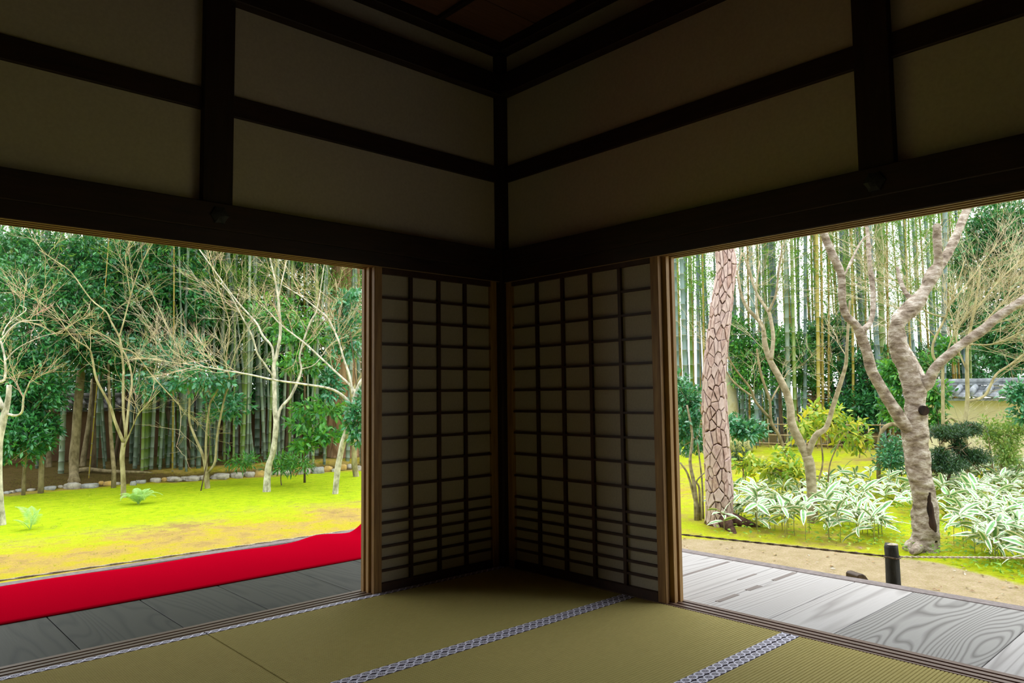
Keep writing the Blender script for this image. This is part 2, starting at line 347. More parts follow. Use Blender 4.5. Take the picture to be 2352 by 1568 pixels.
nt.links.new(mixc(nt, fac, (0.040, 0.030, 0.055), (0.74, 0.73, 0.86)), bs.inputs['Base Color'])
bs.inputs['Roughness'].default_value = 0.8

# ground: weights stored per vertex say which cover grows where (bare soil, bright moss, olive moss)
m, nt, bs = new_mat('moss_ground'); M['ground'] = m
at_ = N(nt, 'ShaderNodeAttribute'); at_.attribute_name = 'cover'; sp = N(nt, 'ShaderNodeSeparateColor'); nt.links.new(at_.outputs['Color'], sp.inputs[0])
v = coord(nt)
nb = noisef(nt, v, 0.9, 6, 0.7); ns = noisef(nt, v, 6, 6, 0.75); nf = noisef(nt, v, 60, 4, 0.7)
bright = ramp(nt, [(0.30, (0.22, 0.36, 0.005)), (0.52, (0.38, 0.52, 0.006)), (0.75, (0.50, 0.52, 0.016))], ns)
olive = ramp(nt, [(0.38, (0.30, 0.19, 0.08)), (0.46, (0.42, 0.29, 0.08)), (0.52, (0.43, 0.34, 0.03)), (0.58, (0.38, 0.36, 0.014)), (0.66, (0.26, 0.33, 0.006))], math_(nt, 'ADD', math_(nt, 'MULTIPLY', nb, 0.65), math_(nt, 'MULTIPLY', ns, 0.35)))
soil = ramp(nt, [(0.3, (0.32, 0.24, 0.15)), (0.7, (0.47, 0.37, 0.26))], ns)
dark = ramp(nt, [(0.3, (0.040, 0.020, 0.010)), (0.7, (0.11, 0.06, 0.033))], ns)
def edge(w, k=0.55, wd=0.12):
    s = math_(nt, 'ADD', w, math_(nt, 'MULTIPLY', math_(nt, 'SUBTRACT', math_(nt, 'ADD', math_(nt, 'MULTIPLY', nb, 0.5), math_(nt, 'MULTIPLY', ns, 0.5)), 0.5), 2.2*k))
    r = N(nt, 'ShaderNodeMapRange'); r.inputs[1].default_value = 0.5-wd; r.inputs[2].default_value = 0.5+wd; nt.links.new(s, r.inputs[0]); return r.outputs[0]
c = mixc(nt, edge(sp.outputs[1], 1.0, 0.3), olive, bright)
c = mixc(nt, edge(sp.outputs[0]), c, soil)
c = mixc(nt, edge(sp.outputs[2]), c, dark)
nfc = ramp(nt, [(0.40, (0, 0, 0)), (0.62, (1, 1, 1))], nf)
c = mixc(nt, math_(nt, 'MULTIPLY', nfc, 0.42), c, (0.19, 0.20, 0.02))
nt.links.new(c, bs.inputs['Base Color']); bs.inputs['Roughness'].default_value = 1.0; bs.inputs['Specular IOR Level'].default_value = 0.05
bumpn(nt, bs, math_(nt, 'ADD', ns, math_(nt, 'MULTIPLY', nf, 0.5)), 0.8, 0.04)

# ------------------------------------------------------------------ ground
gx = np.concatenate([np.arange(-16, -4, 1.0), np.arange(-4, 16, 0.22), np.arange(16, 46, 1.5)])
gy = np.concatenate([np.arange(-16, -6, 1.0), np.arange(-6, 17, 0.22), np.arange(17, 46, 1.5)])
V = [(x, y, hz(x, y)) for y in gy for x in gx]; W = len(gx); Hn = len(gy)
ii = np.arange(W*Hn).reshape(Hn, W)
F = np.stack([ii[:-1, :-1], ii[:-1, 1:], ii[1:, 1:], ii[1:, :-1]], -1).reshape(-1, 4)
me = mesh_np('ground', V, [F], M['ground'], smoothf=True)
SB = sorted((float(q[1]), float(q[0])) for q in (ongr(*p) for p in ((1560,1236),(1700,1243),(1850,1254),(2000,1276),(2150,1292),(2300,1330),(2352,1345))))
SY, SX = [q[0] for q in SB], [q[1] for q in SB]
ca = me.color_attributes.new('cover', 'FLOAT_COLOR', 'POINT'); cols = np.zeros((len(V), 4), np.float32); cols[:, 3] = 1
for i, (x, y, z) in enumerate(V):
    line = y - (11.55-0.145*x)
    lim = float(np.interp(y, SY, SX)); soil_w = 0.95*smooth(lim+0.25, lim-0.25, x)*smooth(2.2, 0.9, y) if x > 1.0 else 0.0
    if x > 1.0: soil_w *= 1-0.7*math.exp(-((x-1.9-0.25*math.sin(y*1.7))/0.3)**2)
    br = max(smooth(4.6, 8.0, y), 0.45*smooth(4.0, 3.0, y)*smooth(-1.5, 1.0, x))*smooth(0.1, -0.3, line)
    if x > 6.5: br = max(br, smooth(6.5, 8.0, x)*0.5)
    if x > 2 and y < 3: br = max(br, 0.42)
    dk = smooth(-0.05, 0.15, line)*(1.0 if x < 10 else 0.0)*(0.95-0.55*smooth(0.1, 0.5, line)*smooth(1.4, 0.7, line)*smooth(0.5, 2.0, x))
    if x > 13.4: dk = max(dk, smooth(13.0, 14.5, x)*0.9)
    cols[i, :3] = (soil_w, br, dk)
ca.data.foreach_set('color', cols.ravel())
part_mesh('ground', me, kind='structure')

# ------------------------------------------------------------------ room shell
TY, TX = 0.03, 0.0          # tatami edges: left wall at y = TY, right wall at x = TX
RX0, RY0 = -6.6, -6.4
ZN0, ZN1 = 2.527, 2.636     # tie rail
floor = MB().box(RX0-0.2, 0.14, RY0-0.2, 0.15, -0.30, -0.062).build('floor', M['darktrunk'], kind='structure')

wl = empty('wall_left', kind='structure'); wr_ = empty('wall_right', kind='structure')
def beamx(name, x0, x1, y0, y1, z0, z1, m='beam', par=wl, bw=0.004):
    return bevel(MB().box(x0, x1, y0, y1, z0, z1).build(name, M[m], par), bw)
# left wall (plane y ~ 0.02), seen panels and timbers
PA = 0.055                   # plaster plane
for (x0, x1) in ((-6.6, -3.9), (-3.9, -1.89), (-1.89, 0.03)):
    for (z0, z1) in ((1.95, 2.55), (2.60, 3.19), (3.19, 3.60)):
        MB().box(x0, x1, PA, PA+0.06, z0, z1).build('plaster_panel', M['plaster'], wl)
for (x0, x1) in ((-6.6, -3.95), (-3.95, -1.89), (-1.89, 0.03)):
    beamx('tie_rail', x0, x1, 0.035, 0.10, ZN0, ZN1)
for xc in (-3.95, -1.89): beamx('hanging_post', xc-0.075, xc+0.075, 0.012, 0.10, 1.95, 3.60, 'post')
beamx('head_beam', -6.6, 0.0, -0.012, 0.10, 1.926, 2.058)
beamx('ceiling_beam', -6.6, 0.0, -0.012, 0.10, 3.112, 3.255)
beamx('ceiling_border', -6.6, 0.03, -0.03, 0.10, 3.402, 3.47)
prof = [(0.012, 1.94)]; yy = 0.012
prof += [(0.012, 1.848)]
for k in range(3):
    a = 0.022+k*0.043; prof += [(a, 1.848), (a, 1.862), (a+0.032, 1.862), (a+0.032, 1.848)]
prof += [(0.150, 1.848), (0.150, 1.94)]
MB().prism(prof[::-1], 'x', -6.6, 0.0).build('grooved_lintel', M['lintel'], wl)
beamx('added_dark_lintel_board', -6.6, 0.0, 0.006, 0.0125, 1.850, 1.93)  # added thin dark board, keeps the front of the lightened lintel dark
# right wall (plane x ~ 0.01)
PB = 0.045
for (y0, y1) in ((-6.4, -4.35), (-4.35, -2.385), (-2.385, 0.02)):
    for (z0, z1) in ((1.95, 2.55), (2.60, 3.19), (3.19, 3.60)):
        MB().box(PB, PB+0.06, y0, y1, z0, z1).build('plaster_panel', M['plaster'], wr_)
for (y0, y1) in ((-6.4, -4.4), (-4.4, -2.385), (-2.385, 0.03)):
    beamx('tie_rail', 0.025, 0.09, y0, y1, ZN0, ZN1, 'beam_y', wr_)
for yc in (-4.4, -2.385): beamx('hanging_post', 0.002, 0.09, yc-0.075, yc+0.075, 1.95, 3.60, 'post', wr_)
beamx('head_beam', -0.022, 0.09, -6.4, 0.02, 1.926, 2.055, 'beam_y', wr_)
beamx('ceiling_beam', -0.022, 0.09, -6.4, 0.02, 3.112, 3.255, 'beam_y', wr_)
beamx('ceiling_border', -0.04, 0.09, -6.4, 0.02, 3.402, 3.47, 'beam_y', wr_)
prof = [(0.002, 1.94), (0.002, 1.842)]
for k in range(3):
    a = 0.012+k*0.041; prof += [(a, 1.842), (a, 1.856), (a+0.030, 1.856), (a+0.030, 1.842)]
prof += [(0.140, 1.842), (0.140, 1.94)]
MB().prism(prof[::-1], 'y', -6.4, 0.02).build('grooved_lintel', M['lintel_y'], wr_)
beamx('added_dark_lintel_board', -0.004, 0.0025, -6.4, 0.02, 1.844, 1.93, 'beam_y', wr_)  # same added dark board over the right lintel front
bevel(MB().box(-0.028, 0.14, -0.004, 0.15, -0.06, 3.6).build('corner_post', M['post'], wr_), 0.012, 2)
# flower-shaped nail covers on the head beams
def nail_cover(par, c, nrm):
    mb = MB(); n = 18; b0 = 0
    for lay, (rs, h) in enumerate(((1.0, 0.0), (0.95, 0.006), (0.55, 0.011), (0.2, 0.013))):
        for i in range(n):
            a = i*2*math.pi/n; r = 0.042*rs*(1+0.13*math.cos(6*a)*(1 if rs > 0.3 else 0))
            p = (r*math.cos(a), r*math.sin(a))
            mb.v.append((c[0]+p[0], c[1]-h, c[2]+p[1]) if nrm == 'y' else (c[0]-h, c[1]-p[0], c[2]+p[1]))
    for L_ in range(3):
        for i in range(n):
            j = (i+1) % n; mb.f.append((L_*n+i, L_*n+j, (L_+1)*n+j, (L_+1)*n+i)); mb.m.append(0)
    mb.f.append(tuple(3*n+i for i in range(n))); mb.m.append(0)
    mb.build('nail_cover', M['iron'], par, label='dark metal flower nail cover')
nail_cover(wl, (-1.89, -0.013, 1.995), 'y'); nail_cover(wr_, (-0.023, -2.385, 1.99), 'x')
# the two closed sides behind the viewer, with their own beams
wb1 = empty('wall_back', kind='structure'); wb2 = empty('wall_near', kind='structure')
for i in range(6):
    a = RX0+i*1.1; MB().box(a, a+1.09, RY0-0.06, RY0, -0.06, 3.6).build('wall_panel', M['fusuma'], wb1)
    b = RY0+i*1.09; MB().box(RX0-0.06, RX0, b, b+1.08, -0.06, 3.6).build('wall_panel', M['fusuma'], wb2)
beamx('head_beam', RX0, 0, RY0, RY0+0.05, 1.92, 2.06, 'beam', wb1); beamx('head_beam', RX0, RX0+0.05, RY0, 0.1, 1.92, 2.06, 'beam_y', wb2)
for i in range(7):
    beamx('wall_post', RX0+i*1.1-0.06, RX0+i*1.1+0.06, RY0-0.06, RY0+0.03, -0.06, 3.6, 'post', wb1)
    beamx('wall_post', RX0-0.06, RX0+0.03, RY0+i*1.09-0.06, RY0+i*1.09+0.06, -0.06, 3.6, 'post', wb2)
# ends of the two openings
beamx('end_post', -5.12, -5.00, 0.0, 0.14, -0.06, 1.94, 'post', wl); beamx('end_post', 0.0, 0.13, -4.52, -4.40, -0.06, 1.94, 'post', wr_)
MB().box(-6.6, -5.12, 0.05, 0.11, -0.06, 1.94).build('closed_panel', M['fusuma'], wl)
MB().box(0.04, 0.10, -6.4, -4.52, -0.06, 1.94).build('closed_panel', M['fusuma'], wr_)
# added unseen walls past both veranda ends, there to darken room corner and verandas
ww = empty('added_shade_wall_west', kind='structure'); ws = empty('added_shade_wall_south', kind='structure')
for i in range(5): MB().box(-6.75, -6.65, 0.16+i*0.9, 1.055+i*0.9, -0.6, 3.3).build('shade_wall_board', M['fusuma'], ww)
for i in range(3): MB().box(0.15+i*0.8, 0.945+i*0.8, -5.75, -5.65, -0.6, 3.3).build('shade_wall_board', M['fusuma'], ws)
# ceiling: overlapping boards under thin battens
ce = empty('ceiling', kind='structure')
for i in range(15):
    y1 = 0.1-i*0.45; y0 = y1-0.46
    MB().box(RX0, 0.1, y0, y1, 3.472+0.006*(i % 2), 3.49+0.006*(i % 2)).build('ceiling_board', M['ceil'], ce)
for i in range(14):
    x = -0.55-i*0.45; beamx('batten', x-0.016, x+0.016, RY0, 0.1, 3.44, 3.472, 'beam_y', ce)
MB().box(RX0-0.2, 0.2, RY0-0.2, 0.2, 3.62, 3.72).build('upper_floor', M['darktrunk'], ce)

# grooved sills
def sill(name, axis, a0, a1, base):
    s = base; prof = [(s, -0.06), (s, 0.0), (s+0.012, 0.0)]
    for k in range(3):
        a = s+0.012+k*0.042; prof += [(a, 0.0), (a+0.0005, -0.012), (a+0.016, -0.012), (a+0.0165, 0.0)]
    prof += [(s+0.142, 0.0), (s+0.142, -0.06)]
    p2 = []
    for q in prof:
        if not p2 or (abs(p2[-1][0]-q[0])+abs(p2[-1][1]-q[1])) > 1e-6: p2.append(q)
    return MB().prism(p2[::-1] if axis == 'x' else p2, axis, a0, a1).build(name, M['sill' if axis == 'x' else 'sill_y'], kind='structure')
sill('trim_1', 'x', -6.6, -0.03, TY); sill('trim_2', 'y', -6.4, -0.005, TX)

# ------------------------------------------------------------------ roof over the verandas (eaves)
rf = empty('roof', kind='structure')
def slab(name, pts, par, m):
    mb = MB(); mb.v = [tuple(p) for p in pts]+[(p[0], p[1], p[2]+0.12) for p in pts]; n = len(pts)
    mb.f = [tuple(reversed(range(n))), tuple(range(n, 2*n))]+[(i, (i+1) % n, n+(i+1) % n, n+i) for i in range(n)]; mb.m = [0]*len(mb.f)
    return mb.build(name, m, par)
EA, EB = 2.45, 1.65
slab('eave', [(-9, 0.1, 3.55), (0.1, 0.1, 3.55), (EB, EA, 2.86), (-9, EA, 2.86)], rf, M['ceil'])
slab('eave', [(0.1, 0.1, 3.55), (0.1, -9, 3.55), (EB, -9, 2.95), (EB, EA, 2.86)], rf, M['ceil'])
slab('upper_roof', [(-9, -9, 3.74), (0.2, -9, 3.74), (0.2, 0.2, 3.74), (-9, 0.2, 3.74)], rf, M['tile'])

# ------------------------------------------------------------------ verandas
va = empty('veranda_left', kind='structure'); vb = empty('veranda_right', kind='structure')
sa = [-6.6, -6.1, -5.6, -5.15, -4.7, -4.25, -3.8, -3.3, -2.83, -2.38, -1.93, -1.495, -0.99, -0.56, -0.1, 0.35, 0.8, 1.225]
for a, b in zip(sa[:-1], sa[1:]):
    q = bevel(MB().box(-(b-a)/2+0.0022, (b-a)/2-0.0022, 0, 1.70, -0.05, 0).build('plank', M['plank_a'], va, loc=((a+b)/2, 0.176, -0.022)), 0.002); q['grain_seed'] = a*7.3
sb = [0.17, -0.30, -0.60, -0.90, -1.185, -1.345, -1.70, -2.02, -2.62, -3.15, -3.7, -4.2, -4.7, -5.2, -5.7]
for a, b in zip(sb[:-1], sb[1:]):
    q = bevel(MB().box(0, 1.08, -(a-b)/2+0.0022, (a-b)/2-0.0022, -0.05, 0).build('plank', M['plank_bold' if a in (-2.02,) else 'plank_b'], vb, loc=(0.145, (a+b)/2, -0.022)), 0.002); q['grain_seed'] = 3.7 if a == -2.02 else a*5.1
M['inlay'] = mat_wood('repair_strip', (0.16, 0.135, 0.125), (0.26, 0.22, 0.20), 0.7)
for (x0, x1, y0, w) in ((0.62, 1.18, -0.895, 0.022), (0.80, 1.0, -1.19, 0.018), (0.93, 1.20, -1.345, 0.03), (0.62, 0.76, -1.35, 0.035), (0.3, 0.5, -1.355, 0.03)):
    MB().box(x0, x1, y0-w/2, y0+w/2, -0.03, -0.0205).build('repair_strip', M['inlay'], vb, label='darker repair strip let into the boards')
beamx('edge_beam', -6.6, 1.33, 1.878, 1.985, -0.20, -0.02, 'edge', va, 0.008)
beamx('edge_beam', 1.227, 1.33, -5.7, 1.877, -0.20, -0.02, 'edge', vb, 0.008)
for x in (-5.2, -3.4, -1.6, 0.2): beamx('support_post', x-0.06, x+0.06, 1.88, 1.975, -0.62, -0.2, 'edge', va)
for y in (-5.2, -3.4, -1.6, 0.2): beamx('support_post', 1.23, 1.32, y-0.06, y+0.06, -0.62, -0.2, 'edge', vb)

# red felt runner with a wavy outer edge and a turned-up corner
mb = MB(); nx_, ny_ = 160, 14
for j in range(ny_+1):
    for i in range(nx_+1):
        x = -5.4+i*(6.05/nx_); t = j/ny_
        y0 = 0.955+0.012*math.sin(x*1.1+0.5); y1 = 1.842+0.014*math.sin(x*2.3)+0.009*math.sin(x*5.1+1)
        y1 += 0.05*math.exp(-((x+0.35)/0.16)**2)
        y = y0+(y1-y0)*t; z = -0.0165+0.006*math.sin(x*6+t*2)*0.5*t
        z += 0.02*math.exp(-((x+0.35)/0.2)**2)*t*t + 0.20*smooth(-0.09, 0.28, x)*smooth(0.45, 1.0, t)
        mb.v.append((x, y, z))
for j in range(ny_):
    for i in range(nx_):
        a = j*(nx_+1)+i; mb.f.append((a, a+1, a+nx_+2, a+nx_+1)); mb.m.append(0)
ca_ = mb.build('carpet_runner', M['carpet'], smoothf=True, label='long red felt runner laid along the left veranda boards', cat='carpet')
sm = ca_.modifiers.new('thick', 'SOLIDIFY'); sm.thickness = 0.005; sm.offset = -1

# ------------------------------------------------------------------ tatami mats
def tatami(name, x0, x1, y0, y1, label, group=None):
    o = empty(name, ((x0+x1)/2, (y0+y1)/2, 0), label=label, cat='mat', group=group); w = (y1-y0); L = x1-x0; hb = 0.0395
    MB().box(-L/2+0.002, L/2-0.002, -w/2+0.002, w/2-0.002, -0.055, -0.004).build('straw_core', M['darktrunk'], o)
    inner = w-2*hb; n = max(1, round(inner/0.0148)); p = inner/n; prof = []
    y = -w/2+hb
    for k in range(n):
        prof += [(y+k*p, -0.005), (y+k*p+0.18*p, -0.0008), (y+k*p+0.5*p, 0.0), (y+k*p+0.82*p, -0.0008)]
    prof += [(w/2-hb, -0.0035), (w/2-hb, -0.01), (-w/2+hb, -0.01)]
    MB().prism(prof[::-1], 'x', -L/2+0.0015, L/2-0.0015).build('rush_surface', M['rush'], o)
    for s in (-1, 1):
        bevel(MB().box(-L/2+0.001, L/2-0.001, -hb/2, hb/2, -0.012, 0.0008).build('border', M['heri'], o, loc=(0, s*(w/2-hb/2-0.0004), 0), label='patterned cloth border'), 0.001)
tatami('tatami_mat', -1.91, -0.004, -0.99, TY, 'tatami mat lying along the left sill in front of both shoji screens')
tatami('tatami_mat', -3.82, -1.914, -0.99, TY, 'tatami mat along the left sill beyond the cross seam, beside the red runner')
tatami('tatami_mat', -1.91, -0.004, -1.917, -0.994, 'second tatami mat row, lit mat reaching the right sill between the two patterned borders')
tatami('tatami_mat', -1.91, -0.004, -2.86, -1.921, 'tatami mat at the lower right, beyond the bright patterned border by the right sill')
tatami('tatami_mat', -3.82, -1.914, -1.917, -0.994, 'tatami mat out of view below the second row')
tatami('tatami_mat', -3.82, -1.914, -2.86, -1.921, 'tatami mat under the viewer')
for (x0, x1, y0, y1) in ((-1.91, -0.004, -3.8, -2.864), (-1.91, -0.004, -4.75, -3.804), (-3.82, -1.914, -3.8, -2.864), (-3.82, -1.914, -4.75, -3.804), (-5.73, -3.824, -0.99, TY), (-5.73, -3.824, -1.917, -0.994), (-5.73, -3.824, -2.86, -1.921)):
    tatami('tatami_mat', x0, x1, y0, y1, 'tatami mat beyond the edge of the view', 'tatami mats out of view')

# ------------------------------------------------------------------ shoji screens
PANE = {}
def shoji(loc, rz, width, ncol, label, zt=1.858, wood='shoji'):
    o = empty('shoji_screen', loc, rz, label=label, cat='screen'); st = 0.052; th = 0.030; zb, zt0 = 0.047, 1.815
    for x in (0, width-st):
        bevel(MB().box(x, x+st, 0, th, -0.008, zt).build('stile', M[wood], o), 0.002)
    bevel(MB().box(st, width-st, 0.001, th-0.001, zt0, zt).build('top_rail', M['bar'], o), 0.002)
    bevel(MB().box(st, width-st, 0.001, th-0.001, -0.008, zb).build('bottom_rail', M['bar'], o), 0.002)
    inner = width-2*st; cp = inner/ncol; pitch = (zt0-0.447)/10; pz = [zt0-i*pitch for i in range(11)]; ps = (0.447-zb)/6; pz += [0.447-i*ps for i in range(1, 7)]
    for i in range(1, ncol):
        x = st+i*cp; MB().box(x-0.0105, x+0.0105, 0.006, 0.024, zb, zt0).build('vertical_bar', M['bar'], o)
    hbm = MB().box(st, width-st, 0.008, 0.024, -0.0065, 0.0065).mesh('horizontal_bar', M['bar'])
    for z in pz[1:-1]:
        q = bpy.data.objects.new('horizontal_bar', hbm); q.location = (0, 0, z); link(q, o)
    for i in range(ncol):
        for k in range(16):
            h = pz[k]-pz[k+1]; key = (round(cp, 4), round(h, 4))
            if key not in PANE:
                PANE[key] = MB().box(-cp/2, cp/2, 0.0243, 0.0258, -h/2, h/2).mesh('paper_pane', M['paper'])
            q = bpy.data.objects.new('paper_pane', PANE[key]); q.location = (st+(i+0.5)*cp, 0, (pz[k]+pz[k+1])/2); link(q, o)
    return o
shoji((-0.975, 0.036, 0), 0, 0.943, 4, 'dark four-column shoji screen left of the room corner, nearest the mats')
shoji((-0.985, 0.078, 0), 0, 0.953, 4, 'second shoji screen stacked behind the four-column screen, only its lit edge showing', wood='bare')  # 'bare' is the lightened wood that makes the edge look lit
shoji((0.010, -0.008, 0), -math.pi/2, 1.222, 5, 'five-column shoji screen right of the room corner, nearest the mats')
shoji((0.052, -0.008, 0), -math.pi/2, 1.246, 5, 'second shoji screen stacked behind the five-column screen, only its lit edge showing', wood='bare')  # 'bare' is the lightened wood that makes the edge look lit
def rain_door(loc, rz, width, label):
    o = empty('sliding_door', loc, rz, label=label, cat='door')
    bevel(MB().box(0, 0.05, 0, 0.03, -0.008, 1.858).build('stile', M['bare'], o), 0.002); bevel(MB().box(width-0.05, width, 0, 0.03, -0.008, 1.858).build('stile', M['bare'], o), 0.002)  # 'bare' is the lightened wood that makes stile edges look lit
    w = (width-0.1)/4
    for i in range(4): MB().box(0.05+i*w+0.001, 0.05+(i+1)*w-0.001, 0.008, 0.02, -0.008, 1.858).build('board', M['shoji'], o)
    for z in (0.03, 0.62, 1.22, 1.80): MB().box(0.05, width-0.05, 0.0, 0.008, z-0.02, z+0.02).build('cross_bar', M['bar'], o)
rain_door((-0.99, 0.121, 0), 0, 0.96, 'boarded sliding door outermost of the stack left of the room corner')
rain_door((0.093, -0.008, 0), -math.pi/2, 1.252, 'boarded sliding door outermost of the stack right of the room corner')

# ------------------------------------------------------------------ garden helpers
F_ = FPX
def spline(P, R, k=4):
    P = np.array(P, float); R = np.array(R, float); n = len(P)
    if n < 3: return P, R
    Q = np.vstack([2*P[0]-P[1], P, 2*P[-1]-P[-2]]); oP, oR = [], []
    for i in range(n-1):
        p0, p1, p2, p3 = Q[i], Q[i+1], Q[i+2], Q[i+3]
        for j in range(k):
            t = j/k
            oP.append(0.5*((2*p1)+(-p0+p2)*t+(2*p0-5*p1+4*p2-p3)*t*t+(-p0+3*p1-3*p2+p3)*t**3)); oR.append(R[i]*(1-t)+R[i+1]*t)
    oP.append(P[-1]); oR.append(R[-1]); return np.array(oP), np.array(oR)
def path(pts, d0, dd=0.0):
    n = len(pts); P, R = [], []
    for i, q in enumerate(pts):
        d = d0+dd*i/max(1, n-1); P.append(at(q[0], q[1], d)); R.append(q[2]*d/F_)
    return P, R
def twig_tube(mb, pts, r0, r1, m=0):
    b = len(mb.v); k = len(pts); t = pts[-1]-pts[0]; t = t/(np.linalg.norm(t)+1e-9)
    a = np.cross(t, (0.31, 0.52, 0.79)); a /= np.linalg.norm(a)+1e-9; c = np.cross(t, a)
    o = [a, -0.5*a+0.866*c, -0.5*a-0.866*c]
    for i, p in enumerate(pts):
        r = r0+(r1-r0)*i/(k-1)
        for q in o: mb.v.append(tuple(p+q*r))
    for i in range(k-1):
        for j in range(3):
            x = b+i*3+j; y = b+i*3+(j+1) % 3; mb.f.append((x, y, y+3, x+3)); mb.m.append(m)
def grow(mb, rng, p, d, L, r, lev, kids=5, spread=0.6, up=0.12, flat=1.0):
    pts = [p]; q = p.copy(); dd = d.copy(); n = 4 if lev else 3
    for i in range(n):
        dd = dd+rng.normal(size=3)*0.16*np.array([1, 1, flat]); dd[2] += up*0.4; dd /= np.linalg.norm(dd); q = q+dd*L/n; pts.append(q)
    twig_tube(mb, pts, r, r*(0.45 if lev else 0.35))
    if lev:
        for _ in range(kids):
            t = 0.25+0.75*rng.random(); i = min(n-1, int(t*n)); a = pts[i]+(pts[i+1]-pts[i])*(t*n-i)
            s = d+rng.normal(size=3)*spread*np.array([1, 1, flat]); s[2] += up; s /= np.linalg.norm(s)
            grow(mb, rng, a, s, L*(0.40+0.35*rng.random()), r*0.62, lev-1, max(2, kids-1), spread, up, flat)
def tree(name, label, limbs, bark, d0, twig=None, cat='tree', group=None, seed=1, ntw=0, tl=(0.5, 1.1), tr=0.0040, bias=(0, 0.35), flat=0.7, lev=2, kids=5, sides=9, bump=0.06, from_=1, spread=0.6, to_=None):
    """limbs: first the trunk from the ground up, then branches, as (pixel x, y, half width) with a depth drift"""
    rng = np.random.default_rng(seed)
    P0 = at(limbs[0][0][0][0], limbs[0][0][0][1], d0); base = np.array([P0[0], P0[1], hz(P0[0], P0[1])])
    root = empty(name, tuple(base), label=label, cat=cat, group=group); paths = []
    for i, (pts, dd) in enumerate(limbs):
        P, R = path(pts, d0+(0 if i == 0 else limbs[0][1]*0.5), dd); P, R = spline(P, R, 4)
        if i == 0: P = np.vstack([P[0]-np.array([0, 0, max(0.06, P[0][2]-base[2]+0.05)]), P]); R = np.concatenate([[R[0]*1.15], R])
        P = P-base; mb = MB(); ph = rng.random()*50
        fn = (lambda p, k, a: 1+bump*2*mnoise.noise(Vector((p[0]*6+ph, p[1]*6, p[2]*5)))) if bump else None
        mb.tube(P, R, sides if i == 0 or R[0] > 0.02 else 6, bump=fn)
        mb.build('trunk' if i == 0 else 'branch', bark, root, True); paths.append((P, R))
    if ntw:
        mb = MB(); bb = _R*bias[0]+np.array([0, 0, 1.0])*bias[1]
        sel = paths[from_:to_] if len(paths) > from_ else paths
        for k in range(ntw):
            P, R = sel[k % len(sel)]; t = 0.3+0.7*rng.random()**0.7; i = min(len(P)-2, int(t*(len(P)-1)))
            tan = P[i+1]-P[i]; tan /= np.linalg.norm(tan)+1e-9
            d = tan*0.6+rng.normal(size=3)*np.array([0.55, 0.55, 0.35])+bb; d /= np.linalg.norm(d)
            grow(mb, rng, P[i].copy(), d, tl[0]+(tl[1]-tl[0])*rng.random(), min(tr, R[i]*0.6+0.002), lev, kids, spread, 0.10, flat)
        mb.build('twigs', twig or bark, root, kind='stuff')
    return root
def shrub(name, label, blobs, leafm, L=(0.07, 0.11), stems=(), bark=None, cat='shrub', group=None, seed=3, per=11, spread=0.15, wr=0.42, tpl=LEAF4, droop=0.25, hollow=0.4, dens=None):
    """blobs: (pixel x, y, radius x, radius y, depth, clusters)"""
    rng = np.random.default_rng(seed)
    if dens is None: dens = 1.8 if cat == 'tree' else 1.0
    b0 = blobs[0]; P0 = at(b0[0], b0[1], b0[4]); base = np.array([P0[0], P0[1], hz(P0[0], P0[1])])
    root = empty(name, tuple(base), label=label, cat=cat, group=group); bl = []
    for (px, py, rx, ry, d, n) in blobs:
        c = at(px, py, d)-base; q = d/F_; bl.append((c[0], c[1], c[2], rx*q, rx*q, ry*q, int(n*dens)))
    P, D, Nn, Ln, Wn = crown(rng, bl, per, spread, L, wr, droop, hollow)
    ok = (P[:, 2]+base[2]) > np.array([hz(p[0]+base[0], p[1]+base[1]) for p in P])+0.01
    part_mesh('foliage', leaf_mesh('foliage', P[ok], D[ok], Nn[ok], Ln[ok], Wn[ok], leafm, tpl), root, kind='stuff')
    if not stems:
        g = base*0; c = np.array(bl[0][:3]); stems = None
        ts = 0.25 if 'bush' in name or cat == 'shrub' else 1.0; mb = MB(); P_, R_ = spline([g-np.array([0, 0, 0.05]), g+(c-g)*0.5+rng.normal(size=3)*0.06, c+np.array([0, 0, bl[0][5]*0.5])], [0.045*ts, 0.035*ts, 0.012*ts]); mb.tube(P_, R_, 7)
        mb.build('trunk', bark or M['darktrunk'], root, True)
    else:
        for st in stems:
            d = st[1]; Pp, Rr = path(st[0], d, st[2] if len(st) > 2 else 0.0); Pp, Rr = spline(Pp, Rr, 4); Pp = Pp-base
            g0 = hz(Pp[0][0]+base[0], Pp[0][1]+base[1])-base[2]
            if Pp[0][2] < g0+0.35: Pp = np.vstack([[Pp[0][0], Pp[0][1], g0-0.05], Pp]); Rr = np.concatenate([[Rr[0]*1.1], Rr])
            MB().tube(Pp, Rr, 7).build('stem', bark or M['darktrunk'], root, True)
    if bark is not None or True:   # inner twigs carrying the leaves
        mb = MB(); ax = np.array(bl[0][:3])
        for (cx, cy, cz, rx, ry, rz, n) in bl:
            c = np.array([cx, cy, cz])
            for _ in range(max(3, n//14)):
                e = c+rng.normal(size=3)*np.array([rx, ry, rz])*0.55; s = c-np.array([0, 0, rz*0.7])+rng.normal(size=3)*0.08
                twig_tube(mb, [s, (s+e)/2+rng.normal(size=3)*0.05, e], 0.008, 0.003)
        mb.build('twigs', bark or M['darktrunk'], root, kind='stuff')
    return root

